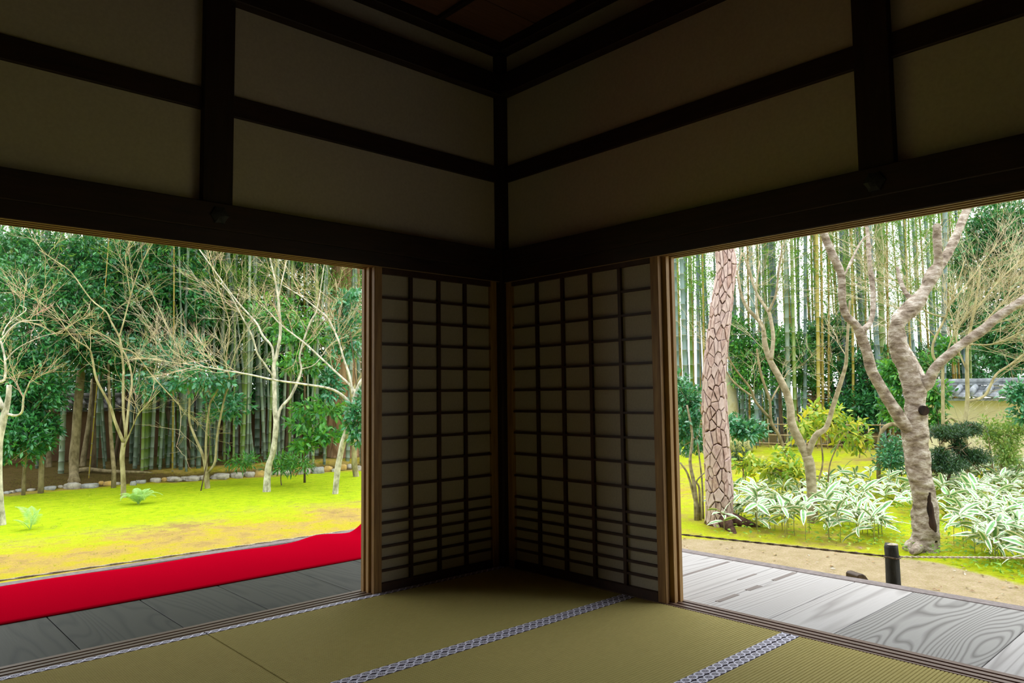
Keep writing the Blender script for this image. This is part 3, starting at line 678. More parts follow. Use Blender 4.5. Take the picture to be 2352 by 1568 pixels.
# ------------------------------------------------------------------ garden walls with tiled roofs
def garden_wall(name, axis, pos, a0, a1, ztop, label, plaster, foot=True, tile=None):
    tile = tile or M['tile']
    """axis: the direction it runs; the roof's near slope faces the room; every tile is a piece"""
    o = empty(name, (0, 0, 0), label=label, cat='wall'); s = -1.0
    def B(x0, x1, d0, d1, z0, z1, nm, m):      # along, across (towards the room is negative), height
        if axis == 'x': return MB().box(x0, x1, pos+d0, pos+d1, z0, z1).build(nm, m, o)
        return MB().box(pos+d0, pos+d1, x0, x1, z0, z1).build(nm, m, o)
    B(a0, a1, -0.14, 0.14, -0.75, ztop, 'wall_body', plaster)
    B(a0, a1, -0.19, 0.19, ztop-0.075, ztop, 'cornice', plaster)
    if foot: B(a0, a1, -0.17, 0.17, -0.75, -0.10, 'footing', M['white'])
    B(a0, a1, -0.38, 0.38, ztop, ztop+0.045, 'roof_board', tile)
    B(a0, a1, -0.09, 0.09, ztop+0.20, ztop+0.275, 'ridge_course', tile); B(a0, a1, -0.11, 0.11, ztop+0.285, ztop+0.325, 'ridge_course', tile)
    mb = MB(); n = 8; prof = [(0.085*math.cos(math.pi*i/n), 0.085*math.sin(math.pi*i/n)+ztop+0.325) for i in range(n+1)]
    mb.prism([(pos+p, q) for p, q in prof] if axis == 'x' else [(pos+p, q) for p, q in prof], axis, a0, a1); mb.build('ridge_cap', tile, o, True)
    pit = 0.25; cnt = int((a1-a0)/pit); z1, z0 = ztop+0.22, ztop+0.075; half = []
    # one round tile with an end disc and one dished flat tile, meshes shared by all
    L = 0.44; th = math.atan2(z1-z0, 0.40)
    mr = MB(); ring = [(0.058*math.cos(math.pi*2*i/12), 0.058*math.sin(math.pi*2*i/12)) for i in range(12)]
    if axis == 'x': mr.prism([(p, q) for p, q in ring], 'y', 0, L)
    else: mr.prism([(p, q) for p, q in ring], 'x', 0, L)
    mrm = mr.mesh('round_tile', tile, True)
    mf = MB(); hw = 0.125
    for j in range(2):
        for i in range(7):
            u = -hw+2*hw*i/6; zz = 0.035*(u/hw)**2
            mf.v.append((u, j*L, zz) if axis == 'x' else (j*L, u, zz))
    for j in range(2):
        for i in range(7):
            u = -hw+2*hw*i/6; zz = 0.035*(u/hw)**2-0.03
            mf.v.append((u, j*L, zz) if axis == 'x' else (j*L, u, zz))
    for i in range(6): mf.f += [(i, i+1, 8+i, 7+i), (14+i, 21+i, 22+i, 15+i), (i, 14+i, 15+i, i+1)]
    mf.m = [0]*len(mf.f); mfm = mf.mesh('flat_tile', tile)
    for k in range(cnt):
        c = a0+(k+0.5)*pit
        for side in (-1, 1):
            for kind, me_, off, zz in (('round_tile', mrm, 0.0, 0.055), ('flat_tile', mfm, pit/2, 0.0)):
                q = bpy.data.objects.new(kind, me_); r = th if side < 0 else th
                if axis == 'x':
                    q.location = (c+off, pos+side*0.42, z0+zz); q.rotation_euler = (th, 0, 0) if side < 0 else (th, 0, math.pi)
                else:
                    q.location = (pos+side*0.42, c+off, z0+zz); q.rotation_euler = (0, -th, 0) if side < 0 else (0, -th, math.pi)
                if side > 0 and kind == 'round_tile' and False: continue
                link(q, o)
    return o
garden_wall('garden_wall', 'y', 12.45, -9.0, 1.75, 0.90, 'pale ochre garden wall with grey tiled roof at the right end', M['ochre'])
garden_wall('garden_wall', 'x', 15.0, -9.0, 9.6, 0.85, 'brown earthen garden wall with tiled roof behind the left bamboo', M['earth'], False, mat_noise('old_brown_tile', (0.045, 0.04, 0.036), (0.14, 0.13, 0.12), 9, 0.7, 4, 0.3, 0.01))

# ------------------------------------------------------------------ rope fence at the veranda, post, peg
pp = at(2048, 1250, 5.45); ptop = pp[2]
mb = MB(); mb.tube([(0, 0, -0.62-ptop), (0, 0, -0.3-ptop), (0.004, 0, -0.12-ptop), (0.0, 0.004, -0.02), (0, 0, 0)], [0.051, 0.050, 0.048, 0.047, 0.044], 14, bump=lambda p, i, a: 1+0.05*math.sin(a*5+p[2]*9))
po = empty('rope_post', (pp[0], pp[1], ptop), label='short charred black post with a pale sawn top holding the rope', cat='post')
mb.build('post_shaft', M['charpost'], po, True)
MB().tube([(0, 0, -0.001), (0, 0, 0.004)], [0.045, 0.043], 14, bump=lambda p, i, a: 1+0.04*math.sin(a*5)).build('sawn_top', M['cutwood'], po, label='pale sawn end')
rz_ = at(2048, 1278, 5.45)[2]
MB().tube([(0.054*math.cos(a*math.pi/8), 0.054*math.sin(a*math.pi/8), rz_-ptop+0.004*math.sin(a)) for a in range(17)], 0.006, 6).build('rope_loop', M['rope'], po)
def rope(name, label, a, b, sag, m):
    mb = MB(); A, Bv = np.array(a), np.array(b); n = 120; L = np.linalg.norm(Bv-A); pts = []
    for i in range(n+1):
        t = i/n; p = A+(Bv-A)*t; p[2] -= sag*4*t*(1-t); pts.append(p)
    for k in range(2):            # two twisted strands
        Q = []
        for i, p in enumerate(pts):
            a_ = i*0.9+k*math.pi; Q.append(p+np.array([0.0028*math.cos(a_), 0.0028*math.cos(a_), 0.004*math.sin(a_)]))
        mb.tube(Q, 0.0052, 5)
    return mb.build(name, m, smoothf=True, label=label, cat='rope')
corner = np.array([2.75, 2.62, rz_])
rl = at(1556, 1225, 6.55)
dirB = (rl-pp)/np.linalg.norm(rl-pp); endB = pp+dirB*4.2; endB[2] = rz_+(rl[2]-rz_)*1.0
rope('rope', 'dark thin rope running from the charred post back toward the pine', (pp[0], pp[1], rz_), tuple(rl+(rl-np.array([pp[0], pp[1], rz_]))*1.1), 0.004, M['rope'])
e2 = at(2500, 1282, 5.5); rope('rope', 'pale rope running from the charred post past the dwarf bamboo', (pp[0], pp[1], rz_), tuple(e2), 0.0, M['rope_l'])
def rope_post(x, y, zt, label):
    o = empty('rope_post', (x, y, zt), label=label, cat='post')
    MB().tube([(0, 0, hz(x, y)-zt-0.1), (0, 0, -0.2), (0.003, 0, -0.02), (0, 0, 0)], [0.05, 0.049, 0.047, 0.044], 14).build('post_shaft', M['charpost'], o, True); MB().tube([(0, 0, -0.001), (0, 0, 0.004)], [0.045, 0.043], 14).build('sawn_top', M['cutwood'], o)
rope_post(e2[0], e2[1], e2[2]+0.09, 'charred rope post beyond the right edge of the view')
def onY(px, py, Y):
    d = ray(px, py); return CAM+d*((Y-CAM[1])/d[1])
r0, r1 = onY(0, 1333, 2.45), onY(838, 1213, 2.45)
rope('rope', 'pale rope stretched along the lawn edge beside the red runner', tuple(r0+(r0-r1)*0.7), tuple(r1+(r1-r0)*0.55), 0.0, M['rope_l'])
pk = at(1950, 1327, 5.0); pq = np.array([pk[0]+0.02, pk[1], 0])
mb = MB(); prof = [(-0.045, -0.05), (0.075, -0.05), (0.02, 0.022), (0.0, 0.034), (-0.03, 0.034), (-0.045, 0.022)]
o = mb.prism([(p, q) for p, q in prof], 'x', -0.06, 0.06).build('wooden_peg', M['pegwood'], label='dark wooden peg with a slanted end at the veranda edge by the post', cat='peg')
pk = at(1969, 1325, 5.05); o.location = (pk[0], pk[1], pk[2]); o.rotation_euler = (0, 0, YAW+0.25-math.pi); bevel(o, 0.006, 2)
MB().box(-0.03, 0.03, -0.03, 0.03, -0.6-pk[2]+0.0, -0.04).build('stake', M['pegwood'], o)

# ------------------------------------------------------------------ edging stones, standing stone, rock
import bmesh
def stone_mesh(seed, sx, sy, sz, sub=2, rough=0.25, flat=0.0):
    bm = bmesh.new(); bmesh.ops.create_icosphere(bm, subdivisions=sub, radius=1.0); rg = random.Random(seed); o = Vector((rg.random()*90, rg.random()*90, rg.random()*90))
    for v in bm.verts:
        n = v.co.normalized(); k = 1+rough*mnoise.noise(n*1.3+o)+rough*0.5*mnoise.noise(n*3.1+o)
        p = n*k; q = [math.copysign(abs(c)**(0.62), c) for c in p]
        v.co = (q[0]*sx, q[1]*sy, q[2]*sz)
    me = bpy.data.meshes.new('stone'); bm.to_mesh(me); bm.free(); me.polygons.foreach_set('use_smooth', [True]*len(me.polygons)); return me
ed = empty('stone_edging', tuple(ongr(420, 1100)), label='low row of weathered edging stones between moss lawn and bamboo grove', cat='edging')
A3 = [(170,1080,60,28,'g'),(280,1075,70,22,'n'),(110,1092,60,24,'n'),(455,1058,100,34,'g'),(545,1045,44,28,'n'),(650,1035,140,58,'n'),(800,1035,150,44,'g'),(912,1010,42,34,'o'),(985,1015,88,44,'o'),(1055,1018,50,28,'n'),(1200,1015,52,44,'g'),(1270,1000,84,36,'g'),(1400,985,92,40,'n'),(1478,980,42,32,'o'),(1565,975,140,40,'n'),(1660,970,54,34,'n'),(60,1100,70,26,'g')]
A4 = [(80,970,124,46,'n'),(180,960,84,44,'n'),(335,950,152,50,'n'),(490,940,112,54,'n'),(600,932,102,48,'n'),(695,930,94,62,'o'),(775,920,60,44,'n'),(850,915,62,54,'n'),(930,915,92,54,'n'),(1035,885,78,54,'o'),(1055,924,32,26,'g'),(1105,908,88,58,'n'),(1160,900,54,48,'n'),(1220,895,102,72,'g'),(1305,885,72,50,'o'),(1358,900,38,34,'n'),(1445,870,68,50,'o'),(1498,862,44,38,'n'),(1590,878,54,50,'n')]
sid = 0; eo = Vector(ed.location)
for (lst, ox, oy) in ((A3, 0, 850), (A4, 420, 850)):
    for (x, y, w, h, t) in lst:
        px, py = ox+x/3.92, oy+y/3.92; P = ongr(px, py+h/3.92*0.45); d = depth(P); sc = d/F_/3.92/2; sid += 1
        me = stone_mesh(sid, w*sc*1.0, w*sc*0.72, h*sc*1.25, 3, 0.42); me.materials.append(M[{'g': 'rock_g', 'n': 'rock', 'o': 'rock_o'}[t]])
        q = bpy.data.objects.new('stone', me); q.location = Vector((P[0], P[1], P[2]+h*sc*0.45))-eo; q.rotation_euler = (0, 0, YAW-math.pi/2+(sid*0.37 % 0.5)-0.25); link(q, ed)
        if t == 'o': q['label'] = 'rust-stained stone'
def rock(name, label, px, py, wpx, hpx, mat, seed, d=None, sz=1.0, cat='rock', dpt=0.8):
    P = ongr(px, py) if d is None else at(px, py, d); dd = depth(P); s = dd/F_/2
    me = stone_mesh(seed, wpx*s, wpx*s*dpt, hpx*s*1.05, 3, 0.22); me.materials.append(mat); q = bpy.data.objects.new(name, me); g = hz(P[0], P[1])
    q.location = (P[0], P[1], g+hpx*s*0.9); q.rotation_euler = (0, 0, seed); link(q); return tag(q, label, cat)
rock('boulder', 'low mossy boulder beside the standing stone', 1702, 1036, 56, 28, M['mossrock'], 5)
# tall standing stone: a tapering slab of rock with a rounded head
P = ongr(1676, 1022); d = depth(P); s = d/F_; mb = MB()
mb.tube([(0.0, 0, -0.1), (0, 0, 0.25), (0.01, 0, 0.9), (-0.02, 0, 1.35), (-0.06, 0, 166*s*0.93), (-0.09, 0, 166*s)], [26*s, 25.5*s, 23*s, 20*s, 13*s, 2*s], 14, bump=lambda p, i, a: 1+0.10*mnoise.noise(Vector((math.cos(a)*1.5, math.sin(a)*1.5, p[2]*1.2+3)))+0.08*math.cos(2*a))
so = mb.build('standing_stone', M['stand'], smoothf=True, loc=tuple(P), label='tall tan standing stone behind the pine trunk', cat='stone')

# ------------------------------------------------------------------ trees on the lawn (left opening)
def dep(px, py): return depth(ongr(px, py))
g = 'bare maples on the moss lawn'
d = dep(283, 1142)
tree('maple_tree', 'slender bare maple behind the pale fern, forking low into upright limbs', [
 ([(284,1142,6.5),(283,1092,5.5),(280.5,1051,5.2),(284,1016,5)], 0),
 ([(284,1016,4),(265,970,3.3),(252,929,3),(222,872,2.6),(212,823,2.2),(203,799,1.8),(164,771,1.3),(115,697,0.7)], -0.5),
 ([(284,1016,3.4),(289,1000,3.4),(284,952,3.1),(283,914,3),(283,865,2.8),(284,851,2.6),(278,796,2.4),(274,774,2.2),(255,738,1.9),(244,716,1.7),(208,686,1.5),(164,626,1.3),(131,601,1),(90,574,0.7)], 0.5),
 ([(274,774,2),(285,736,1.7),(301,675,1.4),(318,623,1.2),(337,582,1),(357,549,0.7)], 0.3),
 ([(300,678,1.2),(291,623,1.1),(289,582,1),(302,549,0.7)], -0.3),
 ([(288,1005,3),(297,921,2.6),(303,881,2.3),(298,840,2),(280,802,1.7),(240,770,1.2),(180,742,0.8),(130,702,0.6)], 0.9),
 ([(283,1030,2),(306,977,1.6),(321,947,1.3),(367,898,0.7)], -0.4),
 ([(280,800,1.8),(310,812,1.5),(352,865,1.3),(412,931,1.1),(420,945,0.8)], 0.2)],
 M['maple'], d, M['twig'], group=g, seed=11, ntw=40, tl=(0.45, 1.0), bias=(-0.05, 0.35), from_=1)
d = dep(477, 1121)
tree('maple_tree', 'bare maple splitting at the ground into three thin stems', [
 ([(477,1122,6),(475,1100,5.6),(475,1082,5)], 0),
 ([(475,1098,3.5),(466,1046,3.2),(448,1003,2.8),(435,965,2.6),(435,908,2.4),(422,873,2),(417,856,1.8),(408,801,1.6),(386,755,1.4),(351,678,1.1),(323,655,0.8)], 0.4),
 ([(475,1095,3),(473,1016,2.6),(481,934,2.3),(491,911,2.2),(514,908-36,2),(527,866,1.8),(519,833,1.7),(527,763,1.5),(524,729,1.4),(507,679,1.2),(490,625,1),(472,565,0.8)], -0.4),
 ([(478,1085,3),(494,1059,2.9),(499,998,2.6),(517,908,2.2),(527,885,2),(528,850,1.6),(545,800,1.2),(575,742,0.8)], 0.3),
 ([(491,911,2),(460,880,1.5),(445,868,1.2),(400,830,0.9),(350,775,0.6)], -0.6)],
 M['maple'], d, M['twig_y'], group=g, seed=12, ntw=40, tl=(0.4, 0.95), bias=(0.0, 0.3))
d = dep(612, 1129)
tree('maple_tree', 'straightest and tallest bare maple, pale trunk rising left of the shoji opening edge', [
 ([(612,1129,9),(616,1074,7.2),(627,1038,6.5),(633,993,6.6),(634,965,6),(631,934,5.2),(630,875,4.8),(629,838,4.3),(636,813,4),(644,763,3.3),(641,714,3),(639,684,2.6),(631,639,2.1),(619,587,1.6),(612,540,1.2)], 0),
 ([(630,838,3),(624,796,2.6),(604,771,2.4),(591,744,2.2),(574,724,2),(544,691,1.7),(502,634,1.3),(457,572,0.9)], 0.6),
 ([(630,868,2.6),(606,833,2.3),(591,811,2.2),(579,771,2),(554,724,1.6),(527,674,1.3),(495,640,1)], -0.6),
 ([(635,975,4),(644,939,3.6),(667,911,3.4),(683,878,3),(692,848,2.6),(688,821,2.4),(696,786,2.2),(713,739,1.9),(728,711,1.7),(738,652,1.4),(746,599,1)], 0.5),
 ([(639,684,2),(649,639,1.8),(660,589,1.3),(668,545,0.9)], 0.3),
 ([(692,848,1.2),(725,835,1),(760,790,0.8),(800,770,0.5)], 0.3)],
 M['maple_m'], d, M['twig'], group=g, seed=13, ntw=34, tl=(0.4, 0.9), bias=(0.05, 0.3))
d = dep(770, 1134)
tree('maple_tree', 'leaning lichen-white maple nearest the left shoji with a long branch reaching left', [
 ([(770,1134,7),(775,1079,6.8),(785,1028,6.8),(797,988,6.6),(806,962,5.6),(810,934,5),(816,905,4.6),(826,880,4.2),(838,862,3.8),(870,800,3)], 0),
 ([(811,938,3.6),(790,911,3.4),(757,892,2.8),(698,882,2.4),(634,873,2.2),(573,860,1.9),(514,850,1.5),(470,842,1.1),(420,833,0.7)], -0.9),
 ([(816,900,3),(800,880,2.6),(768,851,2.3),(706,793,2),(646,746,1.6),(621,719,1.2),(600,700,0.8)], 0.5),
 ([(810,905,3),(803,863,2.7),(790,826,2.4),(776,779,2.2),(753,731,1.9),(731,711,1.7),(694,682,1.3),(650,655,0.8)], 0.2)],
 M['maple_m'], d, M['twig'], group=g, seed=14, ntw=30, tl=(0.35, 0.8), tr=0.005, bias=(-0.05, 0.3))
d = dep(817, 1094)
tree('maple_tree', 'upright pale maple behind the leaning one, against the big cedar', [
 ([(818,1094,7),(814,1064,6.2),(813,1013,5.2),(813,972,4.6),(810,947,4),(806,900,3.6),(797,850,3)], 0),
 ([(806,900,3),(830,860,2.6),(845,815,2)], 0.3),
 ([(797,850,2.6),(798,800,2.2),(796,770,2),(782,720,1.6),(770,640,1.2)], -0.2),
 ([(797,850,2.2),(815,760,1.8),(838,700,1.3)], 0.4)],
 M['maple'], d, M['twig'], group=g, seed=15, ntw=24, tl=(0.5, 1.0), bias=(-0.1, 0.3))
d = dep(2, 1205)
tree('maple_tree', 'crooked maple with a sawn stub at the far left of the lawn', [
 ([(2,1205,11),(-4,1120,9),(-3,1030,8),(3,990,8),(11,950,7.6),(19,915,5.6),(21,884,5)], 0),
 ([(9,940,5),(-4,912,4.5),(-14,880,4),(10,872,2.8),(11,823,2.4),(1,782,2.2),(-10,760,1.8)], 0.2),
 ([(18,951,3.2),(38,954,2.8),(51,944,2.4),(54,914,2),(62,893,1.6),(69,875,1)], -0.3),
 ([(1,782,2),(41,741,1.5),(100,735,0.9)], 0.2), ([(11,830,1.6),(40,800,1.2),(90,775,0.9),(140,762,0.6)], 0.3),
 ([(5,770,1.6),(20,742,1.3),(60,712,1),(45,700,0.6)], 0.3)],
 M['maple_m'], d, M['twig'], group=g, seed=16, ntw=17, tl=(0.3, 0.7), tr=0.005)
d = dep(170, 1103)
tt = tree('broadleaf_tree', 'smooth tan trunk standing on the bank edge left of the maples', [
 ([(170,1104,13),(170,1090,10.5),(170,1054,10.5),(176,977,9.6),(182,901,9.2),(187,850,8.6),(191,790,7),(193,760,6),(196,730,4)], 1.3),
 ([(173,1083,6),(195,1078,5.5),(240,1081,4.2),(276,1083,3.8),(320,1084,2.8),(350,1085,1.4)], -0.3),
 ([(166,1092,3),(140,1094,2.4),(116,1106,1.2)], -0.4)], M['trunk'], d, seed=17)
d = dep(463, 1085)
tree('leaning_tree', 'thin dark trunk leaning from the bank, bent toward the left', [
 ([(466,1086,5),(445,1062,5),(418,1013,4.6),(390,967,4.2),(381,938,4),(345,905,3.6),(303,873,3.2),(270,850,2.6)], 0.5),
 ([(384,945,3),(386,900,2.6),(395,850,2.2),(400,800,1.6)], 0.3)], M['darktrunk'], d+0.5, seed=18)
# big cedar trunk behind the maples
P = ongr(790, 1046); d = depth(P); s = d/F_; mb = MB(); zt = 6.5
mb.tube([(0, 0, -0.15), (0, 0, 0.05), (0, 0, 0.5), (0, 0, 1.3), (0.02, 0, 3), (0.03, 0, zt)], [54*s, 47*s, 40*s, 37*s, 33*s, 29*s], 40, bump=lambda p, i, a: 1+0.05*math.sin(a*13+1.5*mnoise.noise(Vector((0, 0, p[2]))))+0.09*mnoise.noise(Vector((math.cos(a)*2, math.sin(a)*2, p[2]*0.4))))
ct = empty('cedar_tree', tuple(P), label='massive brown cedar trunk at the right edge of the left grove', cat='tree')
mb.build('trunk', M['cedar'], ct, True)
P_ = np.array(P)

# ------------------------------------------------------------------ bamboo groves
CULM = {}; H_ = 10.0
def culm_mesh(r, key):
    k = (round(r, 3), key)
    if k in CULM: return CULM[k]
    mb = MB(); pts, rad, mk = [], [], []; z = -0.1; sp = 0.15; rg = random.Random(int(r*1e4))
    while z < H_:
        q = r*(1-0.45*max(0, z)/H_)
        for dz, f in ((0, 1.0), (0.006, 1.10), (0.016, 1.10), (0.022, 0.97)): pts.append((0.03*math.sin(z*0.35), 0, z+dz)); rad.append(q*f)
        z += sp; sp = min(0.34, sp+0.022)
    mb.tube(pts, rad, 8, cap=False); n = 8
    for i in range(len(pts)-1):
        if i % 4 in (0, 1):
            for j in range(n): mb.m[i*n+j] = 1
    CULM[k] = mb.mesh('bamboo_culm', [M['bam_'+key], M['node_d']], True); return CULM[k]
def bam_fol(seed, z0, z1, nb, wide=1.0):
    rng = np.random.default_rng(seed); Ps, Ds = [], []
    for _ in range(nb):
        z = z0+(z1-z0)*rng.random()**0.8; a = rng.random()*6.283; Lb = (0.35+0.7*rng.random())*wide; d = np.array([math.cos(a), math.sin(a), 0.35*rng.normal()])
        for _ in range(11):
            t = 0.35+0.65*rng.random(); p = np.array([0, 0, z])+d*Lb*t; p[2] -= 0.15*t*t; Ps.append(p+rng.normal(size=3)*0.05)
            q = d+rng.normal(size=3)*0.7; q[2] -= 0.45; Ds.append(q)
    P, D = np.array(Ps), np.array(Ds); n = len(P); L = 0.08+0.07*rng.random(n)
    return leaf_mesh('foliage', P, D, rng.normal(size=(n, 3))*0.6+np.array([0, 0, 1.0]), L, L*0.17, M['lf_bam'])
BF = [bam_fol(s, 3.4, 9.8, 95) for s in (1, 2, 3)]; BFL = [bam_fol(s, 1.7, 5.5, 70, 0.9) for s in (4, 5)]
BFR = [bam_fol(s, 2.6, 8.5, 120, 1.1) for s in (6, 7)]
BLAB = {'g': ('grey-green bamboo culm standing in the left grove', 'green bamboo in the left grove'), 'l': ('fresh green bamboo culm standing among the grove', 'fresh green bamboo'),
        'y': ('slim yellow bamboo culm standing in the right grove', 'yellow bamboo in the right grove'), 'b': ('blue-grey bamboo culm standing in the right grove', 'blue-grey bamboo in the right grove')}
def culm(x, y, r, key, tilt=(0, 0), fol=None, side=None, label=None):
    o = bpy.data.objects.new('bamboo_culm', culm_mesh(r, key)); o.location = (x, y, hz(x, y)); o.rotation_euler = (tilt[0], tilt[1], (x*37.7+y*11.3) % 6.28); link(o)
    la, gr = BLAB[key]
    if side: la, gr = la.replace('among the grove', 'in the %s grove' % side).replace('left grove', side+' grove').replace('right grove', side+' grove'), gr.replace('left grove', side+' grove').replace('right grove', side+' grove')+(' '+side if 'grove' not in gr else '')
    tag(o, label or la, 'bamboo', None if label else gr)
    if fol is not None: q = bpy.data.objects.new('foliage', fol); link(q, o); q['kind'] = 'stuff'
    return o
rg = random.Random(7)
# culms read off the photograph: (base x, base y, top x, top y, half width, colour)
for (bx, by, tx, ty, hw, key) in [(140,1087,147,850,6.2,'g'),(218,1076,230,862,5.8,'g'),(240,1076,222,876,2.6,'g'),(204,1097,219,901,1.8,'y'),(367,1078,377,876,3.4,'g'),(396,1088,396,883,2.0,'y'),(442,1072,438,850,4.6,'g'),(553,1062,556,880,3.2,'l'),(568,1066,569,880,3,'g'),(584,1062,570,952,2.6,'g'),(609,1060,598,888,3.6,'g'),(621,1054,612,850,2.8,'g'),(648,1052,654,850,3.6,'g'),(700,1050,698,850,2.2,'y'),(717,1052,720,850,4.2,'g'),(748,1052,748,850,2.4,'l'),(590,1046,592,577,6.0,'g'),(330,1070,335,880,4.4,'l'),(300,1064,304,880,3.6,'g'),(85,1075,92,850,4,'g'),(262,1060,258,860,4,'l'),(727,1046,724,600,5,'g'),(756,1044,752,600,4.4,'l'),(818,1046,812,620,5,'l'),(806,1040,800,640,3.2,'y')]:
    P = ongr(bx, by); d = depth(P); Q = at(tx, ty, d); h = Q[2]-P[2]; tl = (-(Q[1]-P[1])/h, (Q[0]-P[0])/h); r = max(0.012, round(hw*d/F_/0.006)*0.006)
    o = culm(P[0], P[1], r, key, (0, 0), BF[rg.randrange(3)], 'left'); o.rotation_euler = (math.atan(tl[0]), math.atan(tl[1]), 0)
n = 0
while n < 44:
    px = rg.uniform(300, 860); py = rg.uniform(1046, 1074) if px > 430 else rg.uniform(1062, 1084); P = ongr(px, py); x, y = P[0], P[1]
    if abs(y-15.0) < 0.5 or abs(px-790) < 40: continue
    culm(x, y, rg.choice((0.024, 0.03, 0.03, 0.036, 0.042)), rg.choice('gggll'), (rg.gauss(0, 0.04), rg.gauss(0, 0.04)), BF[rg.randrange(3)] if rg.random() < 0.6 else None, 'left'); n += 1
n = 0
while n < 100:
    px = rg.uniform(-80, 900); d = rg.uniform(14.6, 22.5) if px > 300 else rg.uniform(15.5, 22.5); P = at(px, 1000, d); x, y = P[0], P[1]
    if abs(y-15.0) < 0.5 or y < 11.8+(-0.145*x) : continue
    key = rg.choice('ggggllb' if px > 300 else 'ggglb'); r = rg.choice((0.03, 0.036, 0.042, 0.048, 0.054))
    culm(x, y, r, 'g' if key == 'b' else key, (rg.gauss(0, 0.035), rg.gauss(0, 0.035)), BF[rg.randrange(3)] if rg.random() < 0.75 else BFL[rg.randrange(2)], 'left'); n += 1
for (bx, tx, ty, hw, key, d) in [(1578,1563,591,6.2,'b',16.5),(1560,1549,620,4,'b',17),(1590,1582,600,4,'l',17.5),(1604,1600,590,4,'b',18),(1812,1803,600,5.8,'g',17.5),(1826,1818,620,4.6,'l',17.5),(1848,1848,540,4.6,'b',18),(1880,1876,660,4.6,'y',17.5),(1890,1886,660,3.6,'y',17.8),(1902,1902,640,3,'y',18),(1942,1930,560,4.5,'b',18.5),(1618,1612,580,3,'y',18.2),(1705,1700,600,4.6,'b',19),(1722,1716,600,3,'y',18.5),(2024,2022,520,7,'l',18.2),(2040,2036,560,3,'y',18),(1960,1955,560,3.4,'y',18),(1990,1986,600,3,'y',18.6),(1760,1756,560,3.6,'l',18.8)]:
    P = at(bx, 1000, d); Q = at(tx, ty, d); h = Q[2]-hz(P[0], P[1])
    o = culm(P[0], P[1], round(hw*d/F_/0.006)*0.006, key, (0, 0), BF[rg.randrange(3)], 'right'); o.rotation_euler = (math.atan(-(Q[1]-P[1])/h), math.atan((Q[0]-P[0])/h), 0)
n = 0
while n < 125:
    px = rg.uniform(1470, 2250); d = rg.uniform(17.3, 27); P = at(px, 1000, d); x, y = P[0], P[1]
    if x < 13.2: continue
    key = rg.choice('bbyyyl' if px > 1800 else 'bbbbgy'); r = rg.choice((0.03, 0.042, 0.048, 0.06, 0.072)) if key != 'y' else rg.choice((0.024, 0.03, 0.036))
    culm(x, y, r, 'b' if key == 'g' else key, (rg.gauss(0, 0.02), rg.gauss(0, 0.02)), BF[rg.randrange(3)] if rg.random() < 0.4 else (BFR[rg.randrange(2)] if rg.random() < (0.75 if px > 1880 else 0.45) else None), 'right'); n += 1

for i, (bx, by, tx, ty, hw, lab) in enumerate([(661,1052,664,640,7,'brown trunk among the bamboo right of the tallest maple'),(190,1070,214,870,6,'slanting tan trunk behind the smooth trunk at the bank'),(112,1072,118,860,6,'dim tan trunk under the dark evergreen foliage'),(262,1070,300,820,4,'thin brown trunk leaning right behind the first maple'),(545,1035,478,880,5,'brown trunk leaning left against the earthen wall'),(336,1068,330,700,6,'straight brown trunk between first and second maples')]):
    P = ongr(bx, by); d = depth(P); tree('grove_tree', lab, [([(bx,by,hw*1.25),(bx+(tx-bx)*0.15,by+(ty-by)*0.15,hw),(bx+(tx-bx)*0.55+3,by+(ty-by)*0.55,hw*0.9),(tx,ty,hw*0.75)], 0.2)], M['trunk' if i in (1, 2, 5) else 'darktrunk'], d, seed=60+i)
# ------------------------------------------------------------------ bamboo lattice fence and brushwood stack
fa, fb = ongr(1548, 1020), ongr(2035, 1034); fo = empty('bamboo_fence', tuple(fa), label='low lattice fence of thin bamboo canes in front of the right grove', cat='fence')
fd = fb-fa; fl = np.linalg.norm(fd[:2]); u = np.array([fd[0]/fl, fd[1]/fl, 0]); n = int(fl/0.22)
for k in range(n+1):
    p = u*(k*0.22); z = hz(fa[0]+p[0], fa[1]+p[1])-fa[2]; hh = 0.66+0.10*math.sin(k*2.3)
    MB().tube([(p[0], p[1], z-0.08), (p[0]+0.01*math.sin(k*5), p[1], z+hh*0.5), (p[0], p[1]+0.02*math.sin(k*3.1), z+hh)], [0.013, 0.013, 0.012], 6).build('cane', M['fence'], fo, True)
for z in (0.10, 0.30, 0.55):
    MB().tube([tuple(u*(fl*i/12)+np.array([u[1]*0.02, -u[0]*0.02, z+hz(*(fa+u*(fl*i/12))[:2])-fa[2]])) for i in range(13)], 0.013, 6).build('rail', M['fence'], fo, True)
bo = empty('brushwood_stack', tuple(at(1890, 1000, 18.6)), label='dark stack of brushwood poles in the right grove behind the yellow shrub', cat='woodpile')
b0 = np.array(bo.location)
for k in range(15):
    a = at(1850+rg.uniform(-6, 6), 885+k*7.5, 18.6)-b0; c = at(1940+rg.uniform(-8, 8), 892+k*7.5+rg.uniform(-4, 4), 19.0)-b0
    MB().tube([a, (a+c)/2+np.array([0, 0, rg.uniform(-.02, .02)]), c], rg.uniform(0.026, 0.04), 6).build('pole', M['brush'], bo, True)

